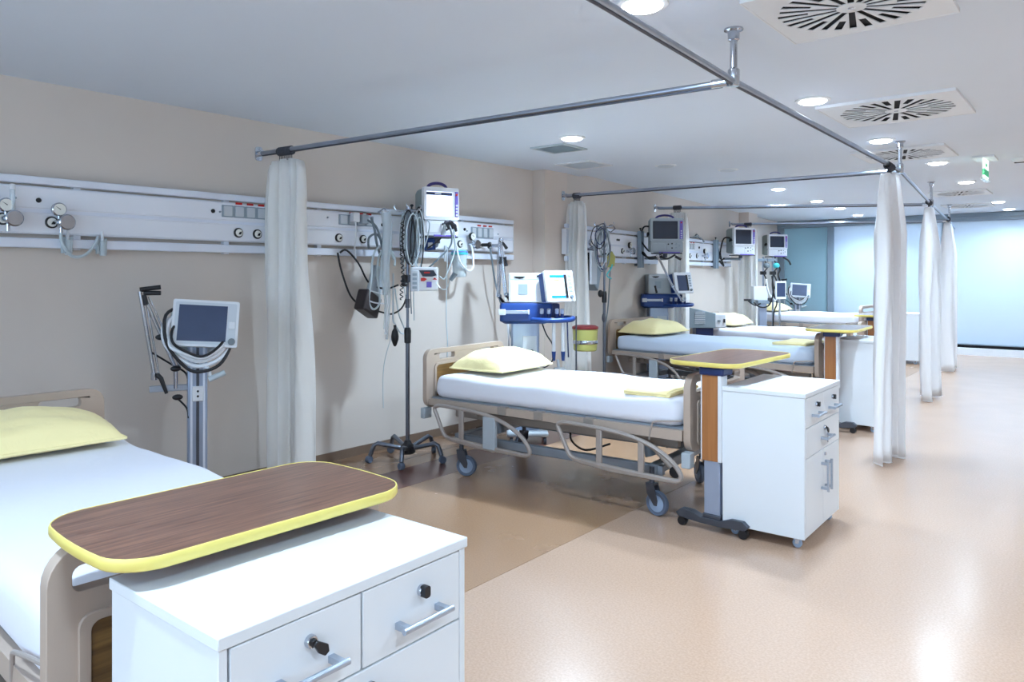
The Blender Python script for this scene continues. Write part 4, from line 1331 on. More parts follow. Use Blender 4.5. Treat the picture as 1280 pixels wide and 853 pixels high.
# ------------------------------------------------------------------ ventilators
def ventilator(label, loc, rot, lit=True, sc=1.0, group='ventilators on blue trays', bits=True):
    """front faces local -y; origin on the floor under the tray"""
    t = thing('ventilator', label, 'ventilator', loc, rot, group)
    zt = 1.215
    # pedestal
    pd = MB().prism(rrect(-0.20, 0.045, 0.02, 0.26, 0.02, 3), 0.10, 1.07, 'xy').build('pedestal', 'trolleycol', t)
    B(-0.10, 0.02, 0.012, 0.022, 0.60, 0.93).build('cover_plate', 'plate', pd, bevel=0.003)
    MB().lathe((-0.02, 0.012, 0.80), [(0.012, -.006), (0.014, 0)], 'y', 12).build('cover_lock', 'greytube', pd)
    B(-0.24, 0.12, -0.06, 0.32, 0.06, 0.11).build('pedestal_foot', 'mongrey', t, bevel=0.02)
    for x, y in ((-.2, -.03), (.09, -.03), (-.2, .29), (.09, .29)):
        MB().lathe((x, y, 0.03), [(0.012, -.014), (0.03, -.012), (0.03, .012), (0.012, .014)], 'x', 14).build('caster', 'rubber', t)
    # blue tray
    tr = MB()
    tr.loft([[(x, y, 1.035) for x, y in rrect(-0.26, 0.10, 0.0, 0.28, 0.04, 4)],
             [(x, y, 1.06) for x, y in rrect(-0.30, 0.14, -0.04, 0.30, 0.04, 4)],
             [(x, y, 1.19) for x, y in rrect(-0.30, 0.16, -0.05, 0.30, 0.03, 4)],
             [(x, y, 1.215) for x, y in rrect(-0.29, 0.15, -0.04, 0.29, 0.03, 4)]])
    tro = tr.build('tray', 'blue', t, bevel=0.003)
    B(-0.27, -0.05, -0.075, -0.055, 1.125, 1.155).build('rail_bar', 'alu', tro, bevel=0.003)
    B(-0.058, -0.045, -0.08, -0.052, 1.12, 1.16).build('rail_bar_end', 'whitepl', tro, bevel=0.002)
    B(-0.31, -0.25, -0.085, -0.05, 1.115, 1.165).build('rail_clamp', 'plate', tro, bevel=0.004)
    B(0.02, 0.22, 0.0, 0.22, 1.09, 1.21).build('connector_block', 'navy', tro, bevel=0.01)
    loop = smooth_path([(-0.02, -0.06, 1.075), (0.06, -0.17, 1.075), (0.16, -0.20, 1.075), (0.29, -0.17, 1.08), (0.33, -0.06, 1.085), (0.30, 0.06, 1.085), (0.18, 0.10, 1.08)], 5)
    MB().tube(loop, 0.021, 10).build('tray_bumper', 'blue', t)
    sh = MB().prism([(p.x, p.y) for p in loop], 1.068, 1.080, 'xy')
    sh.build('tray_shelf', 'blue', t)
    for x in (0.06, 0.12, 0.19, 0.235):
        MB().cyl((x, -0.06, 1.085), (x, -0.06, 1.13), 0.015, 10).build('port', 'navy', t)
        MB().cyl((x, -0.06, 1.13), (x, -0.075, 1.165), 0.017, 10).build('port_cap', 'plate', t)
    # body
    bd = MB().prism(rrect(-0.22, 0.08, 1.22, 1.475, 0.012, 3), -0.02, 0.26, 'xz').build('body', 'mongrey' if not lit else 'whitepl', t, bevel=0.008)
    B(-0.21, 0.07, -0.026, -0.018, 1.225, 1.41).build('front_panel', 'mongrey' if not lit else 'whitepl', bd, bevel=0.003)
    B(-0.21, 0.07, -0.024, -0.018, 1.418, 1.468).build('top_panel', 'plate', bd, bevel=0.003)
    MB().prism([(-0.18, 1.445), (-0.08, 1.445), (-0.10, 1.43), (-0.13, 1.424), (-0.16, 1.43)], -0.028, -0.022, 'xz').build('grip_recess', 'black', bd)
    B(-0.14, -0.06, -0.029, -0.024, 1.29, 1.38).build('label_plate', 'platedark', bd)
    B(0.02, 0.06, -0.028, -0.023, 1.44, 1.455).build('vent_mark', 'black', bd)
    for zz in (1.33, 1.36, 1.39):
        MB().sphere((0.10, -0.03, zz), (0.018, 0.012, 0.012), 8, 6).build('hinge_knob', 'black', t)
    # tilted touch screen unit
    m_ = Matrix.Translation((0.205, -0.08, 1.355)) @ Matrix.Rotation(R(30), 4, 'Z') @ Matrix.Rotation(R(-12), 4, 'X')
    su = B(-0.142, 0.13, 0.0, 0.085, -0.115, 0.13).xf(m_).build('screen_housing', 'blue', t, bevel=0.01)
    MB().prism(rrect(-0.145, 0.145, -0.13, 0.14, 0.012, 3), -0.022, 0.008, 'xz').xf(m_).build('bezel', 'whitepl', t, bevel=0.005)
    B(-0.10, 0.055, -0.025, -0.021, -0.10, 0.10).xf(m_).build('screen', 'screenpage' if lit else 'screenblue', t)
    if lit:
        B(-0.10, 0.055, -0.0262, -0.0248, 0.075, 0.10).xf(m_).build('screen_header', 'screenhead', t)
        B(-0.10, 0.055, -0.0262, -0.0248, -0.10, -0.078).xf(m_).build('screen_footer', 'screenhead', t)
        B(-0.06, -0.005, -0.0262, -0.0248, 0.048, 0.058).xf(m_).build('screen_text_bar', 'orange', t)
        B(-0.10, 0.055, -0.0262, -0.0248, -0.004, -0.001).xf(m_).build('screen_line', 'platedark', t)
    B(0.045, 0.072, -0.0266, -0.0205, -0.10, 0.105).xf(m_).build('screen_side', 'black', t)
    for k in range(5):
        B(0.088, 0.122, -0.026, -0.021, -0.045 + k * .032, -0.025 + k * .032).xf(m_).build('key', 'platedark', t, bevel=0.002)
    MB().lathe((0.105, -0.022, -0.09), [(0.014, -0.016), (0.017, 0)], 'y', 14).xf(m_).build('dial_knob', 'greytube', t)
    return t


v1 = ventilator('ventilator with lit touch screen on a blue tray beside the nearest whole bed', (0.86, 5.13, 0), 40)
cable('power_cord', [(0.06, 0.02, 1.06), (0.10, -0.02, 0.95), (0.16, -0.04, 0.84), (0.14, -0.05, 0.70), (0.0, -0.05, 0.64), (-0.12, 0.0, 0.66)], 0.006, 'black', v1)
for x in (0.165, 0.245):
    MB().cyl((x, -0.04, 1.07), (x, -0.04, 0.80), 0.016, 12).build('breathing_tube', 'whitetube', v1)
    MB().cyl((x, -0.04, 0.80), (x, -0.04, 0.72), 0.019, 12, 0.013).build('tube_cuff', 'blue', v1)
B(0.165, 0.265, -0.07, 0.0, 0.55, 0.66).build('filter_box', 'plate', v1, bevel=0.01)
MB().cyl((0.20, -0.04, 0.73), (0.21, -0.04, 0.64), 0.012, 8).build('filter_neck', 'plate', v1)
cable('sensor_line', [(0.28, -0.05, 1.06), (0.285, -0.05, 0.9), (0.29, -0.05, 0.75)], 0.006, 'navy', v1)

ventilator('ventilator with dark screen on a blue tray behind the pale blue bed', (0.27, 8.69, 0.0), 38, False)

bn = thing('waste_bin', 'round yellow bin with dark red lid beside the lit ventilator', 'bin', (0.72, 6.14, 0.0), 0)
MB().lathe((0, 0, 0.715), [(0.105, 0), (0.115, 0.01), (0.125, 0.21), (0.12, 0.215)], 'z', 28).build('body', 'yellowbin', bn)
MB().lathe((0, 0, 0.93), [(0.13, 0), (0.13, 0.02), (0.10, 0.035)], 'z', 28).build('lid', 'darkred', bn)
MB().lathe((0, 0, 0.785), [(0.121, 0), (0.123, 0.006), (0.124, 0.03), (0.121, 0.036)], 'z', 28).build('holder_band', 'chrome', bn)
MB().cyl((-0.02, -0.13, 0.02), (-0.02, -0.13, 1.06), 0.007, 8).build('holder_rod', 'darksteel', bn)
MB().lathe((-0.02, -0.13, 0), [(0.10, 0), (0.10, 0.012), (0.02, 0.02)], 'z', 20).build('stand_foot', 'darksteel', bn)
MB().cyl((-0.02, -0.13, 0.80), (-0.02, -0.115, 0.80), 0.02, 8).build('rod_clamp', 'chrome', bn)


def jointed_arm(label, loc, rot, pts, knobs, r=0.011, gap=0.03):
    """folded circuit support arm: paired chrome tubes with black clamp levers"""
    t = thing('support_arm', label, 'arm', loc, rot, 'folding hose support arms')
    for a, b in zip(pts, pts[1:]):
        a, b = Vector(a), Vector(b)
        MB().cyl(a, b, r, 10).build('arm_tube', 'chrome', t)
        MB().cyl(a + Vector((0, -gap, 0)), b + Vector((0, -gap, 0)), r * .5, 8).build('tension_rod', 'chrome', t)
    for p in pts:
        MB().sphere(p, 0.024, 12, 8).build('joint', 'chrome', t)
    for p, q in knobs:
        p, q = Vector(p), Vector(q)
        MB().tube([p, p + (q - p) * .3, q], [0.015, 0.011, 0.015], 8).build('clamp_lever', 'black', t)
    return t


jointed_arm('upright chrome folding arm left of the lit ventilator', (0.52, 5.06, 0), 0,
            [(0.0, 0.0, 1.27), (-0.03, 0.06, 1.77), (0.01, 0.09, 1.28)],
            [((-0.03, 0.06, 1.77), (-0.02, 0.13, 1.70)), ((0.0, 0.02, 1.62), (0.0, 0.02, 1.56)), ((0.01, 0.07, 1.62), (0.01, 0.09, 1.54)),
             ((0.01, 0.09, 1.28), (0.05, 0.12, 1.20)), ((0.0, 0.0, 1.27), (0.03, 0.04, 1.20))])
jointed_arm('chrome folding arm crossing in front of the dark-screen ventilator', (wx(8.3, .40), 8.30, 0), 0,
            [(0.0, -0.03, 1.70), (0.10, 0.18, 1.32), (0.15, 0.35, 1.13)], [((0.0, -0.1, 1.33), (0.02, -0.09, 1.24)), ((0.0, -0.03, 1.70), (0.02, 0.05, 1.73))])


# ------------------------------------------------------------------ IV poles
def iv_pole(label, loc, rot, h=2.0, foot=True, collar=(0.92, 1.04), group='IV poles'):
    t = thing('iv_pole', label, 'IV pole', loc, rot, group)
    MB().cyl((0, 0, 0.10), (0, 0, collar[1]), 0.0165, 14).build('lower_pole', 'ivsteel', t)
    MB().cyl((0, 0, collar[1] - .05), (0, 0, h), 0.0115, 12).build('upper_pole', 'ivsteel', t)
    MB().lathe((0, 0, collar[0]), [(0.018, 0), (0.026, 0.006), (0.028, 0.10), (0.020, 0.125)], 'z', 16).build('height_collar', 'black', t)
    MB().lathe((0, 0, 0.085), [(0.05, -0.03), (0.062, -0.02), (0.062, 0.025), (0.035, 0.05), (0.022, 0.075)], 'z', 20).build('hub', 'black', t)
    for k in range(5):
        a = 2 * PI * k / 5
        ca, sa = math.cos(a), math.sin(a)
        lg = MB().tube([(0.05 * ca, 0.05 * sa, 0.10), (0.235 * ca, 0.235 * sa, 0.150), (0.262 * ca, 0.262 * sa, 0.135), (0.292 * ca, 0.292 * sa, 0.058)], 0.0175, 10).build('leg', 'ivsteel', t)
        c = MB().lathe((0, 0, 0), [(0.010, -.018), (0.026, -.018), (0.029, -.012), (0.029, .012), (0.026, .018), (0.010, .018)], 'y', 16)
        c.xf(Matrix.Translation((0.30 * ca, 0.30 * sa, 0.029)) @ Matrix.Rotation(a + 0.7, 4, 'Z')).build('caster', 'tyre', lg)
    for k in range(4):
        a = PI / 2 * k + 0.4
        ca, sa = math.cos(a), math.sin(a)
        hk = [(0, 0, h - .01), (0.05 * ca, 0.05 * sa, h - .02), (0.09 * ca, 0.09 * sa, h - .01), (0.105 * ca, 0.105 * sa, h + .015), (0.095 * ca, 0.095 * sa, h + .028)]
        MB().tube(smooth_path(hk, 4), 0.0042, 6).build('hook', 'chrome', t)
    MB().lathe((0, 0, h - .02), [(0.016, 0), (0.018, 0.02), (0.010, 0.04)], 'z', 12).build('top_cap', 'chrome', t)
    return t


def loop_pts(c, w, hgt, ph, tilt, k=12):
    out = []
    for i in range(k + 1):
        a = 2 * PI * i / k
        out.append((c[0] + w * math.sin(a) * math.cos(tilt), c[1] + w * math.sin(a) * math.sin(tilt), c[2] + hgt * (math.cos(a) - 1) + 0.01 * math.sin(3 * a + ph)))
    return out


ivB = iv_pole('IV pole on five legs with cables, beside the nearest whole bed', (0.445, 4.03, 0), 20, 1.98)
rnd = random.Random(3)
VW = R(38)      # the picture plane direction, so hung loops show their width
for k in range(9):
    c = (0.07 * rnd.uniform(-1, 1), 0.07 * rnd.uniform(-.6, 1.4), 1.97 + rnd.uniform(-.05, .01))
    cable('coiled_lead', loop_pts(c, rnd.uniform(.02, .06), rnd.uniform(.14, .26), k, VW + rnd.uniform(-.5, .5)), rnd.uniform(.004, .0065),
          ['greytube', 'tube', 'black', 'tube', 'greytube', 'tube', 'greytube', 'black', 'tube'][k], ivB)
for k in range(4):
    x = -0.03 + 0.022 * k
    cable('hanging_line', [(x, 0.03 * k, 1.96), (x + .01, 0.03 * k + .02, 1.7), (x - .01, 0.02 * k, 1.45), (x + .01, .02, 1.25 - .05 * k)], 0.0045, ['tube', 'black', 'greytube', 'tube'][k], ivB)
# coiled black spiral lead
sp = []
for i in range(150):
    a = i * 0.75
    z_ = 1.88 - 0.62 * i / 150
    sp.append((-0.02 + 0.012 * math.cos(a), -0.055 + 0.012 * math.sin(a) + 0.01 * math.sin(i * .08), z_))
MB().tube(sp, 0.004, 5).build('spiral_lead', 'black', ivB)
MB().lathe((-0.01, -0.03, 1.40), [(0.02, 0), (0.024, 0.01), (0.024, 0.05), (0.015, 0.06)], 'z', 12).build('pole_clamp', 'black', ivB)
MB().sphere((0.01, -0.075, 1.385), (0.028, 0.028, 0.018), 10, 6).build('clamp_knob', 'black', ivB)
MB().cyl((0, 0, 1.20), (0, 0, 1.27), 0.019, 12).build('pole_sleeve', 'darksteel', ivB)

# clear plastic hose bundle hanging beside the pole
cb = thing('clear_hose_bundle', 'bundle of pale clear hoses hanging left of the IV pole', 'hose', (0.30, 3.93, 0), 0)
for k in range(3):
    o = 0.018 * (k - 1)
    cable('hose', [(o, o * 1.2, 1.96 + .01 * math.sin(k)), (o * 1.1 + .012, o + .012, 1.75), (o * .9, o * 1.3 - .01, 1.5), (o * .6 + .01, o * .7 + .01, 1.25), (o * .3, o * .4, 1.03 - .04 * k)], 0.009, 'clear' if k != 1 else 'whitetube', cb, 8)
sv = MB().tube(smooth_path([(0, .01, 1.95), (0.005, .012, 1.8), (0, 0, 1.6), (-.005, 0.0, 1.42), (0, 0, 1.30)], 4), [0.035] * 8 + [0.03] * 5 + [0.022] * 4, 12, cap=False)
sv.build('plastic_sleeve', 'clear', cb)
cable('hook_strap', [(0, 0, 1.96), (-.06, .04, 1.99), (-.16, .10, 1.985), (-.235, .12, 1.97)], 0.006, 'mullion', cb)

# infusion pump clamped on the pole
pu = thing('infusion_pump', 'white infusion pump with two red buttons on the IV pole', 'pump', (0.445, 4.03, 1.33), 50)
B(0.02, 0.24, -0.04, 0.10, 0.0, 0.19).build('housing', 'whitepl', pu, bevel=0.016, seg=3)
B(0.02, 0.085, -0.052, -0.036, 0.0, 0.165).build('side_door', 'plate', pu, bevel=0.006)
for k in range(4):
    B(0.035, 0.07, -0.056, -0.050, 0.02 + .034 * k, 0.040 + .034 * k).build('side_key', 'platedark', pu, bevel=0.002)
MB().prism([(0.085, 0.165), (0.20, 0.165), (0.225, 0.125), (0.19, 0.115), (0.115, 0.115)], -0.0465, -0.0395, 'xz').build('display', 'screen', pu)
B(0.125, 0.17, -0.0485, -0.046, 0.14, 0.152).build('display_digits', 'red', pu)
MB().prism([(0.10, 0.080), (0.10, 0.104), (0.125, 0.108), (0.15, 0.096), (0.125, 0.078)], -0.046, -0.039, 'xz').build('red_button', 'red', pu, bevel=0.002)
MB().prism([(0.19, 0.092), (0.21, 0.108), (0.228, 0.09)], -0.046, -0.039, 'xz').build('red_button', 'red', pu, bevel=0.002)
B(0.145, 0.185, -0.044, -0.039, 0.03, 0.075).build('key_pad', 'purple', pu, bevel=0.002)
B(-0.022, 0.03, -0.025, 0.035, 0.07, 0.13).build('pole_clamp', 'darksteel', pu, bevel=0.006)
cable('infusion_line', [(0.22, -0.05, 0.07), (0.26, -0.06, 0.02), (0.30, -0.06, 0.02), (0.33, -0.06, 0.09)], 0.004, 'tube', pu)
MB().tube([(0.33, -0.06, 0.085), (0.37, -0.06, 0.14)], [0.016, 0.020], 8).build('line_connector', 'greytube', pu)
cable('drip_line', [(0.31, -0.04, 0.35), (0.305, -0.04, 0.1), (0.30, -0.04, -0.2), (0.31, -0.04, -0.4), (0.305, -0.04, -0.58)], 0.004, 'tube', pu)

# blood pressure cuff case with tubes and bulb
bp = thing('blood_pressure_set', 'dark tilted pressure cuff case with looped tubes and black cables by the rail', 'cuff case', (0.20, 3.85, 1.25), 0)
rm = Matrix.Rotation(R(18), 4, 'Z') @ Matrix.Rotation(R(-24), 4, 'X')
B(-0.05, 0.05, -0.12, 0.10, -0.11, 0.06).xf(rm).build('case', 'cuff', bp, bevel=0.014)
B(-0.03, 0.035, -0.05, 0.10, 0.05, 0.30).xf(rm).build('case_neck', 'mongrey', bp, bevel=0.02)
cable('tube_loop', [(0.06, 0.06, 0.44), (0.06, -0.01, 0.36), (0.065, -0.04, 0.15), (0.065, -0.06, 0.0), (0.065, -0.01, -0.06), (0.065, 0.05, 0.0), (0.06, 0.03, 0.2), (0.06, 0.05, 0.36), (0.06, 0.14, 0.42), (0.06, 0.2, 0.33)], 0.0085, 'tube', bp, 8)
cable('wrap_cord', [(0.062, -0.09, 0.02), (0.066, 0.0, -0.01), (0.062, 0.12, -0.02)], 0.006, 'whitetube', bp)
cable('wrap_cord', [(0.062, -0.06, 0.09), (0.066, 0.02, 0.07), (0.062, 0.13, 0.05)], 0.006, 'whitetube', bp)
cable('tube_loop', [(0.03, 0.10, 0.50), (0.05, 0.16, 0.43), (0.05, 0.22, 0.35), (0.07, 0.2, 0.28)], 0.008, 'tube', bp)
cable('tube_loop', [(-0.01, 0.0, 0.42), (0.02, -0.02, 0.50), (0.02, 0.06, 0.53), (0.03, 0.12, 0.44)], 0.009, 'greytube', bp)
cable('black_cord', [(-0.10, -0.23, 0.38), (-0.08, -0.21, 0.24), (-0.06, -0.14, 0.05), (-0.02, -0.06, -0.03), (0.04, 0.10, -0.09), (0.1, 0.16, -0.10), (0.14, 0.23, -0.04), (0.16, 0.26, 0.10), (0.15, 0.22, 0.20)], 0.0075, 'black', bp)
cable('black_cord', [(-0.10, -0.21, 0.38), (-0.08, -0.16, 0.40), (-0.06, -0.06, 0.30), (-0.02, 0.02, 0.14), (0.06, 0.12, 0.10), (0.14, 0.18, 0.13)], 0.008, 'black', bp)
cable('black_cord', [(0.0, 0.02, 0.66), (0.03, 0.03, 0.56), (0.03, 0.05, 0.46), (0.02, 0.10, 0.36), (0.03, 0.16, 0.30)], 0.010, 'greytube', bp)
cable('black_cord', [(-0.08, 0.04, 0.65), (-0.03, 0.09, 0.60), (-0.02, 0.13, 0.50), (-0.01, 0.15, 0.38)], 0.010, 'greytube', bp)
for k, (y, z_) in enumerate(((0.02, 0.66), (-0.07, 0.67))):
    B(-0.115, -0.07, y - .03, y + .035, z_ - .045, z_ + .03).build('mains_plug', 'whitepl' if k else 'mongrey', bp, bevel=0.006)
cable('white_cord', [(-0.08, -0.07, 0.63), (-0.07, -0.075, 0.52), (-0.08, -0.08, 0.42), (-0.06, -0.085, 0.34)], 0.006, 'whitetube', bp)
cable('bulb_tube', [(0.10, 0.16, 0.22), (0.11, 0.15, 0.0), (0.11, 0.15, -0.15), (0.12, 0.16, -0.18)], 0.006, 'tube', bp)
cable('bulb_tube', [(0.10, 0.18, 0.1), (0.12, 0.20, -0.10), (0.13, 0.26, -0.24), (0.13, 0.22, -0.26), (0.12, 0.17, -0.20)], 0.006, 'tube', bp)
MB().lathe((0.12, 0.16, -0.36), [(0.006, 0), (0.014, 0.01), (0.028, 0.05), (0.031, 0.08), (0.024, 0.12), (0.010, 0.145), (0.012, 0.17)], 'z', 16).build('bulb', 'black', bp)
cable('wall_loop', [(0.12, 0.17, -0.18), (0.06, 0.10, -0.5), (0.05, 0.10, -0.85)], 0.003, 'tube', bp)

# suction jar on the rail
sj = thing('suction_jar', 'clear suction jar with turquoise lid hung under the rail', 'jar', (0.19, 4.90, 1.44), 0)
MB().lathe((0, 0, 0), [(0.055, 0), (0.062, 0.01), (0.068, 0.20), (0.066, 0.20), (0.060, 0.012), (0.02, 0.006)], 'z', 24).build('jar', 'clear', sj)
MB().lathe((0, 0, 0.20), [(0.074, 0), (0.076, 0.006), (0.076, 0.028), (0.06, 0.040), (0.02, 0.045)], 'z', 24).build('lid', 'teal', sj)
MB().lathe((0, 0, 0.222), [(0.078, 0), (0.078, 0.008)], 'z', 24).build('lid_rim', 'purple', sj)
B(-0.12, -0.06, -0.03, 0.03, 0.13, 0.22).build('rail_bracket', 'plate', sj, bevel=0.004)
cable('suction_hose', [(0.02, -0.03, 0.24), (0.05, -0.09, 0.27), (0.07, -0.07, 0.14), (0.08, 0.02, 0.06), (0.07, 0.10, 0.08), (0.04, 0.14, 0.16), (0.0, 0.17, 0.26), (-0.05, 0.2, 0.30)], 0.009, 'whitetube', sj, 8)
MB().cyl((-0.07, -0.11, 0.14), (-0.07, -0.11, 0.28), 0.014, 10).build('holder_tube', 'plate', sj)
bl = thing('rail_pouch', 'small bright blue pouch at the rail behind the lit monitor', 'pouch', (0.30, 4.42, 1.66), 20)
MB().prism([(-0.05, 0.0), (0.05, 0.01), (0.04, 0.10), (-0.01, 0.16), (-0.05, 0.15)], -0.015, 0.015, 'xz').build('body', 'blue', bl, bevel=0.008)
B(-0.01, 0.03, -0.018, -0.012, 0.03, 0.07).build('white_mark', 'whitepl', bl)
cable('strap', [(0, 0, 0.15), (-0.08, 0.0, 0.20), (-0.16, 0.03, 0.25)], 0.006, 'blue', bl)

# second IV pole with tubing and a grey cuff case behind it
ivC = iv_pole('IV pole with tangled tubing at its top behind the pale blue bed', (0.49, 6.86, 0), 10, 2.0, collar=(1.16, 1.26))
for k in range(10):
    c = (0.03 * rnd.uniform(-1, 1), 0.12 * rnd.uniform(-1, 1), 1.99 + rnd.uniform(-.06, .01))
    cable('coiled_lead', loop_pts(c, rnd.uniform(.03, .08), rnd.uniform(.08, .22), k, VW + rnd.uniform(-.4, .4), 10), rnd.uniform(.004, .007),
          ['greytube', 'tube', 'navy', 'tube', 'greytube', 'tube', 'greytube', 'navy', 'tube', 'black'][k], ivC)
for k, (s_) in enumerate((-1, 1)):
    cable('wire_loop', loop_pts((0.02, s_ * 0.14, 2.0), 0.05, 0.03, k, VW, 10), 0.005, 'darksteel', ivC)
MB().prism([(-.03, 1.60), (.05, 1.62), (.06, 1.72), (.02, 1.78), (-.03, 1.72)], -0.02, 0.0, 'xz').xf(Matrix.Translation((0.03, 0.08, -0.06)) @ Matrix.Rotation(R(40), 4, 'Z')).build('yellow_tag', 'yellowbin', ivC, bevel=0.004)
cable('green_line', [(0.05, 0.10, 1.60), (0.06, 0.06, 1.54), (0.03, 0.0, 1.46), (0.04, 0.10, 1.42)], 0.008, 'teal', ivC)
B(-0.10, -0.07, -0.18, -0.03, 1.36, 1.72).build('white_pouch', 'plate', ivC, bevel=0.006)
MB().sphere((-0.02, -0.06, 1.26), (0.03, 0.03, 0.04), 10, 7).build('clamp_knob', 'black', ivC)
MB().sphere((-0.0, -0.015, 1.00), (0.02, 0.03, 0.05), 10, 7).build('lower_clamp', 'darksteel', ivC)
cC = thing('cuff_case', 'grey tilted cuff case hanging under the third bed rail', 'cuff case', (wx(6.98, .14), 6.98, 1.42), 0)
rm = Matrix.Rotation(R(15), 4, 'Z') @ Matrix.Rotation(R(-28), 4, 'X')
B(-0.05, 0.06, -0.13, 0.11, -0.10, 0.18).xf(rm).build('case', 'mullion', cC, bevel=0.014)
B(-0.052, 0.062, -0.155, -0.125, -0.10, 0.25).xf(rm).build('strap', 'black', cC, bevel=0.006)
cable('hanger_cord', [(0, 0, .12), (-.04, .03, .20), (-.06, .02, .24)], 0.008, 'black', cC)

ob = thing('coiled_mask', 'grey coiled tubing lying on the top rail of the fourth bed', 'tubing', (wx(10.6, .06), 10.6, 2.012), W2ROT)
for k in range(5):
    cable('coil', [(0.0, -0.28 + .04 * k, 0.012), (0.03, -0.1, 0.02 + .012 * k), (0.0, 0.05, 0.06 - .008 * k), (-0.01, 0.14 + .02 * k, 0.02), (0.02, 0.24 + .01 * k, -0.03)], 0.010, ['greytube', 'darksteel', 'tube', 'darksteel', 'greytube'][k], ob)


# ------------------------------------------------------------------ trolley with a tilted screen beside the left bed
def screen_trolley(label, loc, rot, far=False):
    t = thing('monitor_trolley', label, 'trolley', loc, rot, 'screen trolleys with looped hoses')
    cl = MB()
    cl.box(-0.055, 0.055, -0.045, 0.045, 0.10, 1.12)
    cl.build('column', 'trolleycol', t, bevel=0.008)
    B(-0.008, 0.008, -0.050, -0.043, 0.12, 1.10).build('column_slot', 'darksteel', t)
    for x in (-0.035, 0.035):
        B(x - .006, x + .006, -0.049, -0.044, 0.12, 1.10).build('column_groove', 'railbar', t)
    B(-0.032, 0.032, -0.060, -0.044, 0.70, 0.79).build('socket_block', 'whitepl', t, bevel=0.004)
    for z_ in (0.73, 0.76):
        MB().lathe((0, -0.060, z_), [(0.006, -.003), (0.007, 0)], 'y', 10).build('screw', 'black', t)
    B(-0.25, 0.25, -0.03, 0.03, 0.065, 0.105).build('foot', 'mongrey', t, bevel=0.012)
    B(-0.03, 0.03, -0.25, 0.25, 0.065, 0.105).build('foot', 'mongrey', t, bevel=0.012)
    for x, y in ((-.23, 0), (.23, 0), (0, -.23), (0, .23)):
        MB().lathe((x, y, 0.034), [(0.012, -.015), (0.034, -.013), (0.034, .013), (0.012, .015)], 'x', 14).build('caster', 'rubber', t)
    B(-0.14, 0.12, 0.0, 0.16, 0.98, 1.26).build('rear_unit', 'ventgrey', t, bevel=0.02)
    m_ = Matrix.Translation((0.04, -0.09, 1.165)) @ Matrix.Rotation(R(-6), 4, 'Z') @ Matrix.Rotation(R(-13), 4, 'X') @ Matrix.Rotation(R(4), 4, 'Y')
    MB().prism(rrect(-0.185, 0.185, -0.14, 0.14, 0.012, 3), -0.012, 0.022, 'xz').xf(m_).build('bezel', 'whitepl', t, bevel=0.006)
    B(-0.175, 0.175, 0.02, 0.07, -0.13, 0.13).xf(m_).build('screen_housing', 'plate', t, bevel=0.015)
    MB().prism(rrect(-0.170, 0.170, -0.125, 0.125, 0.008, 3), -0.0145, -0.011, 'xz').xf(m_).build('inner_face', 'plate', t)
    B(-0.150, 0.118, -0.0165, -0.013, -0.108, 0.108).xf(m_).build('screen', 'screenblue', t)
    B(0.13, 0.165, -0.019, -0.013, -0.03, 0.015).xf(m_).build('control_button', 'whitepl', t, bevel=0.003)
    MB().lathe((0.152, -0.014, -0.105), [(0.018, -0.020), (0.021, -0.004), (0.021, 0)], 'y', 16).xf(m_).build('dial_knob', 'greytube', t)
    # looped hoses hung on the screen
    for k, (w, z0, z1, r, mm) in enumerate(((0.19, 1.17, 0.92, .013, 'whitetube'), (0.17, 1.18, 0.95, .013, 'whitetube'), (0.185, 1.22, 0.89, .010, 'black'), (0.16, 1.10, 0.97, .012, 'whitetube'), (0.15, 1.14, 0.98, .008, 'black'))):
        cable('hose_loop', [(-0.08, -0.02, z0 + .05), (-w + .01, -0.06 - .01 * k, z0), (-w * .92, -0.09 - .012 * k, (z0 + z1) / 2), (-w * .35, -0.12 - .01 * k, z1 + .02), (w * .15, -0.135 - .01 * k, z1),
                            (w * .7, -0.125 - .01 * k, z1 + .05), (w + .015, -0.075, (z0 + z1) / 2 + .04), (w * .9, -0.02, z0 - .02)], r, mm, t, 8)
    cable('probe_cable', [(0.02, -0.13, 0.93), (0.05, -0.14, 0.90), (0.06, -0.13, 0.86)], 0.011, 'whitetube', t, 8)
    for k in range(3):
        MB().cyl((0.055 + .03 * k, -0.13, 0.835 + .012 * k), (0.085 + .03 * k, -0.13, 0.848 + .012 * k), 0.017, 10).build('spring_connector', 'tube', t)
    # side rail and hose arm
    B(-0.26, -0.05, -0.02, 0.015, 0.765, 0.80).build('side_bar', 'alu', t, bevel=0.003)
    for dx, r in ((0.0, .011), (0.026, .006)):
        MB().cyl((-0.235 + dx, -0.03, 0.86), (-0.31 + dx, -0.03, 1.36), r, 10).build('arm_tube', 'chrome', t)
        MB().cyl((-0.12 + dx, -0.02, 0.90), (-0.29 + dx, -0.03, 1.33), r, 10).build('arm_tube', 'chrome', t)
    MB().cyl((-0.12, -0.02, 0.78), (-0.12, -0.02, 0.92), 0.012, 10).build('arm_post', 'chrome', t)
    MB().cyl((-0.235, -0.03, 0.84), (-0.235, -0.03, 0.88), 0.018, 10).build('joint', 'chrome', t)
    for a, b in (((-0.31, -.03, 1.37), (-0.20, -.04, 1.385)), ((-0.29, -.03, 1.35), (-0.20, -.05, 1.35)), ((-0.29, -.03, 1.34), (-0.275, -.03, 1.28))):
        MB().tube([a, b], [0.014, 0.013], 10).build('hose_holder', 'black', t)
    MB().tube([(-0.22, -.05, 0.87), (-0.20, -.06, 0.85), (-0.17, -.06, 0.76)], [0.016, 0.014, 0.010], 8).build('clamp_lever', 'black', t)
    for p in ((-0.20, -.04, 1.09), (-0.12, -.04, 0.90), (-0.11, -.04, 0.73)):
        MB().sphere(p, (0.03, 0.02, 0.018), 10, 7).build('clamp_knob', 'black', t)
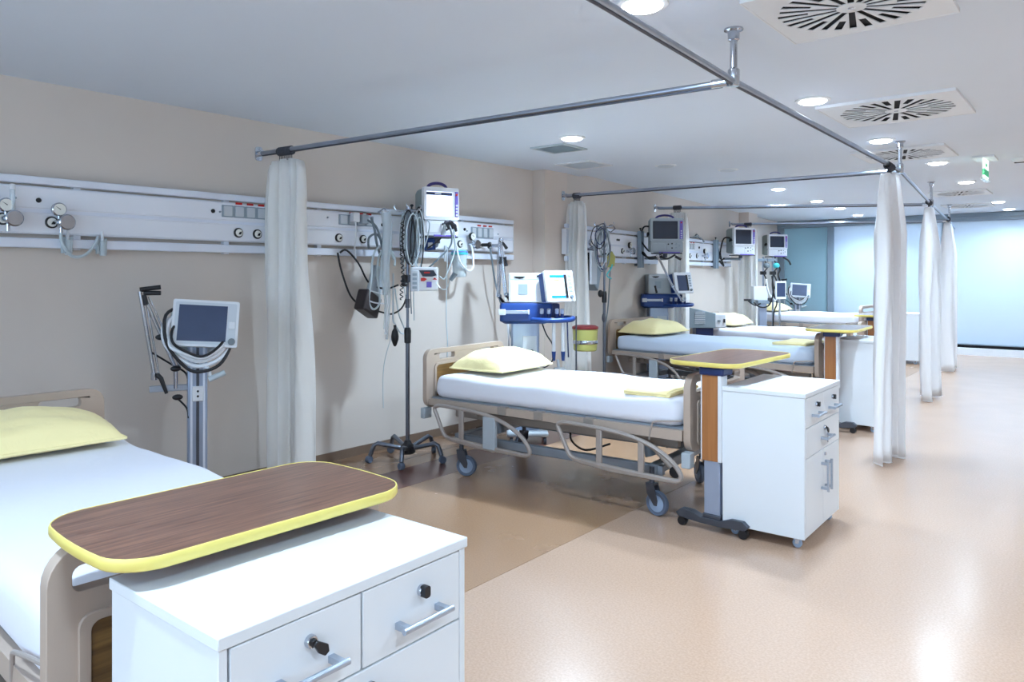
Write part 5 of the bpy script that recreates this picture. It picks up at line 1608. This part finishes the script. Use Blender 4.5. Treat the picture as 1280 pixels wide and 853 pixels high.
    cable('cord', [(-0.11, -.02, .72), (-0.06, -.03, 0.66), (-0.05, -0.04, 0.60)], 0.006, 'black', t)
    cable('cord', [(-0.25, 0.0, 1.0), (-0.14, 0.02, 0.92), (-0.06, 0.03, 0.86), (-.05, .0, .78)], 0.006, 'black', t)
    return t


screen_trolley('trolley with blue-grey tilted screen and looped hoses beside the left bed', (0.45, 2.30, 0), 66)
screen_trolley('small looking trolley with a tilted screen in front of the left glass pane', (-0.10, 14.95, 0), 30)


# ------------------------------------------------------------------ console and stand by the far beds
cs = thing('bedside_console', 'low grey console with slanted vented side beside the fourth bed', 'console', (0.43, 9.60, 0), 38)
cp = [(-0.17, 0.72), (0.17, 0.72), (0.17, 0.90), (-0.16, 1.03)]
MB().prism([(x, z_) for x, z_ in [(-0.25, 0.735), (0.12, 0.735), (0.12, 0.935), (-0.25, 1.02)]], 0.0, 0.34, 'xz').build('body', 'consolegrey', cs, bevel=0.008)
B(0.10, 0.26, 0.0, 0.34, 0.735, 0.93).build('front_block', 'whitepl', cs, bevel=0.015)
for k in range(7):
    B(-0.17, -0.03, -0.006, 0.003, 0.80 + k * 0.025, 0.808 + k * 0.025).build('vent_slot', 'whitepl', cs)
B(0.14, 0.18, -0.008, 0.002, 0.82, 0.845).build('badge', 'greytube', cs)
B(0.22, 0.245, -0.010, 0.002, 0.81, 0.86).build('switch', 'black', cs)
B(-0.14, 0.10, 0.05, 0.29, 0.06, 0.735).build('stand_column', 'navy', cs, bevel=0.01)
B(-0.20, 0.20, -0.02, 0.36, 0.03, 0.07).build('stand_foot', 'rubber', cs, bevel=0.015)
B(-0.18, 0.18, 0.0, 0.34, 0.0, 0.035).build('stand_pad', 'black', cs)

se = thing('equipment_stand', 'grey stand with white box, tilted screen and black cables between the two farthest beds', 'stand', (0.27, 12.08, 0), 40)
B(-0.06, 0.06, -0.05, 0.05, 0.08, 1.04).build('column', 'trolleycol', se, bevel=0.008)
B(-0.22, 0.22, -0.2, 0.2, 0.05, 0.09).build('foot', 'mongrey', se, bevel=0.01)
for x in (-.19, .19):
    for y in (-.17, .17):
        MB().lathe((x, y, 0.027), [(0.012, -.014), (0.027, -.012), (0.027, .012), (0.012, .014)], 'x', 12).build('caster', 'rubber', se)
B(-0.09, 0.10, -0.06, 0.08, 0.99, 1.05).build('column_head', 'mullion', se, bevel=0.006)
B(-0.16, 0.08, -0.05, 0.12, 1.05, 1.28).build('white_box', 'whitepl', se, bevel=0.01)
B(-0.30, -0.14, -0.02, 0.02, 1.04, 1.07).build('side_bar', 'black', se, bevel=0.004)
B(-0.20, -0.15, -0.06, 0.04, 1.0, 1.07).build('side_clamp', 'greytube', se, bevel=0.01)
B(0.07, 0.15, -0.06, 0.02, 1.02, 1.09).build('dark_clamp', 'rubber', se, bevel=0.01)
cable('black_hose', [(-0.16, -0.05, 1.02), (-0.08, -0.07, 0.95), (0.02, -0.08, 0.94), (0.10, -0.08, 1.0), (0.16, -0.07, 1.2), (0.14, -0.05, 1.45)], 0.013, 'black', se)
cable('black_hose', [(0.16, -0.07, 1.5), (0.14, -0.07, 1.3), (0.18, -0.07, 1.1), (0.22, -0.06, 1.0), (0.17, -0.06, 0.85), (0.16, -0.05, 0.6)], 0.011, 'black', se)
cable('white_hose', [(0.05, -0.05, 1.4), (0.08, -0.06, 1.2), (0.18, -0.07, 1.05), (0.22, -0.06, 1.10)], 0.012, 'whitetube', se)
cable('black_hose', [(-0.24, -0.02, 1.04), (-0.14, -0.06, 0.97), (-0.05, -0.07, 1.0)], 0.012, 'black', se)
fr = thing('screen_frame', 'small white framed screen beside the corner monitor post', 'screen', (0.30, 12.86, 0), 50)
MB().prism(rrect(-0.10, 0.10, 1.05, 1.36, 0.01, 2), -0.01, 0.012, 'xz', [rrect(-0.075, 0.085, 1.09, 1.33, 0.006, 2)]).build('frame', 'whitepl', fr, bevel=0.003)
B(-0.08, 0.09, -0.004, 0.006, 1.085, 1.335).build('screen', 'screenblue', fr)
MB().cyl((0, 0.03, 0.06), (0, 0.03, 1.2), 0.018, 10).build('post', 'chrome', fr)
B(-0.02, 0.02, 0.0, 0.04, 1.15, 1.25).build('bracket', 'darksteel', fr)
MB().lathe((0, 0.03, 0), [(0.10, 0), (0.10, 0.03), (0.03, 0.07)], 'z', 20).build('base', 'mongrey', fr)
for k, (x, y, lab) in enumerate(((0.01, 12.82, 'thin dark post with cables left of the small framed screen'), (0.14, 12.93, 'thin dark post under the corner monitor'))):
    pl = thing('equipment_pole', lab, 'pole', (x, y, 0), 40, 'thin poles in the far corner')
    MB().cyl((0, 0, 0.03), (0, 0, 1.78), 0.017, 10).build('pole', 'steel', pl)
    MB().lathe((0, 0, 0), [(0.08, 0), (0.08, 0.02), (0.03, 0.05)], 'z', 18).build('base', 'mongrey', pl)
    B(-0.05, 0.05, -0.03, 0.03, 1.47, 1.53).build('clamp', 'black', pl, bevel=0.006)
    B(-0.10, 0.06, -0.03, 0.03, 1.70, 1.75).build('cross_bar', 'mullion', pl, bevel=0.004)
    cable('lead', [(0.02, -0.02, 1.72), (0.06, -0.04, 1.6), (0.0, -0.04, 1.5), (0.05, -0.04, 1.35), (0.0, -0.03, 1.2)], 0.012, 'black', pl)
    MB().sphere((0.05, -0.03, 1.63), (0.06, 0.03, 0.05), 10, 7).build('green_pouch', 'teal' if k else 'greytube', pl)
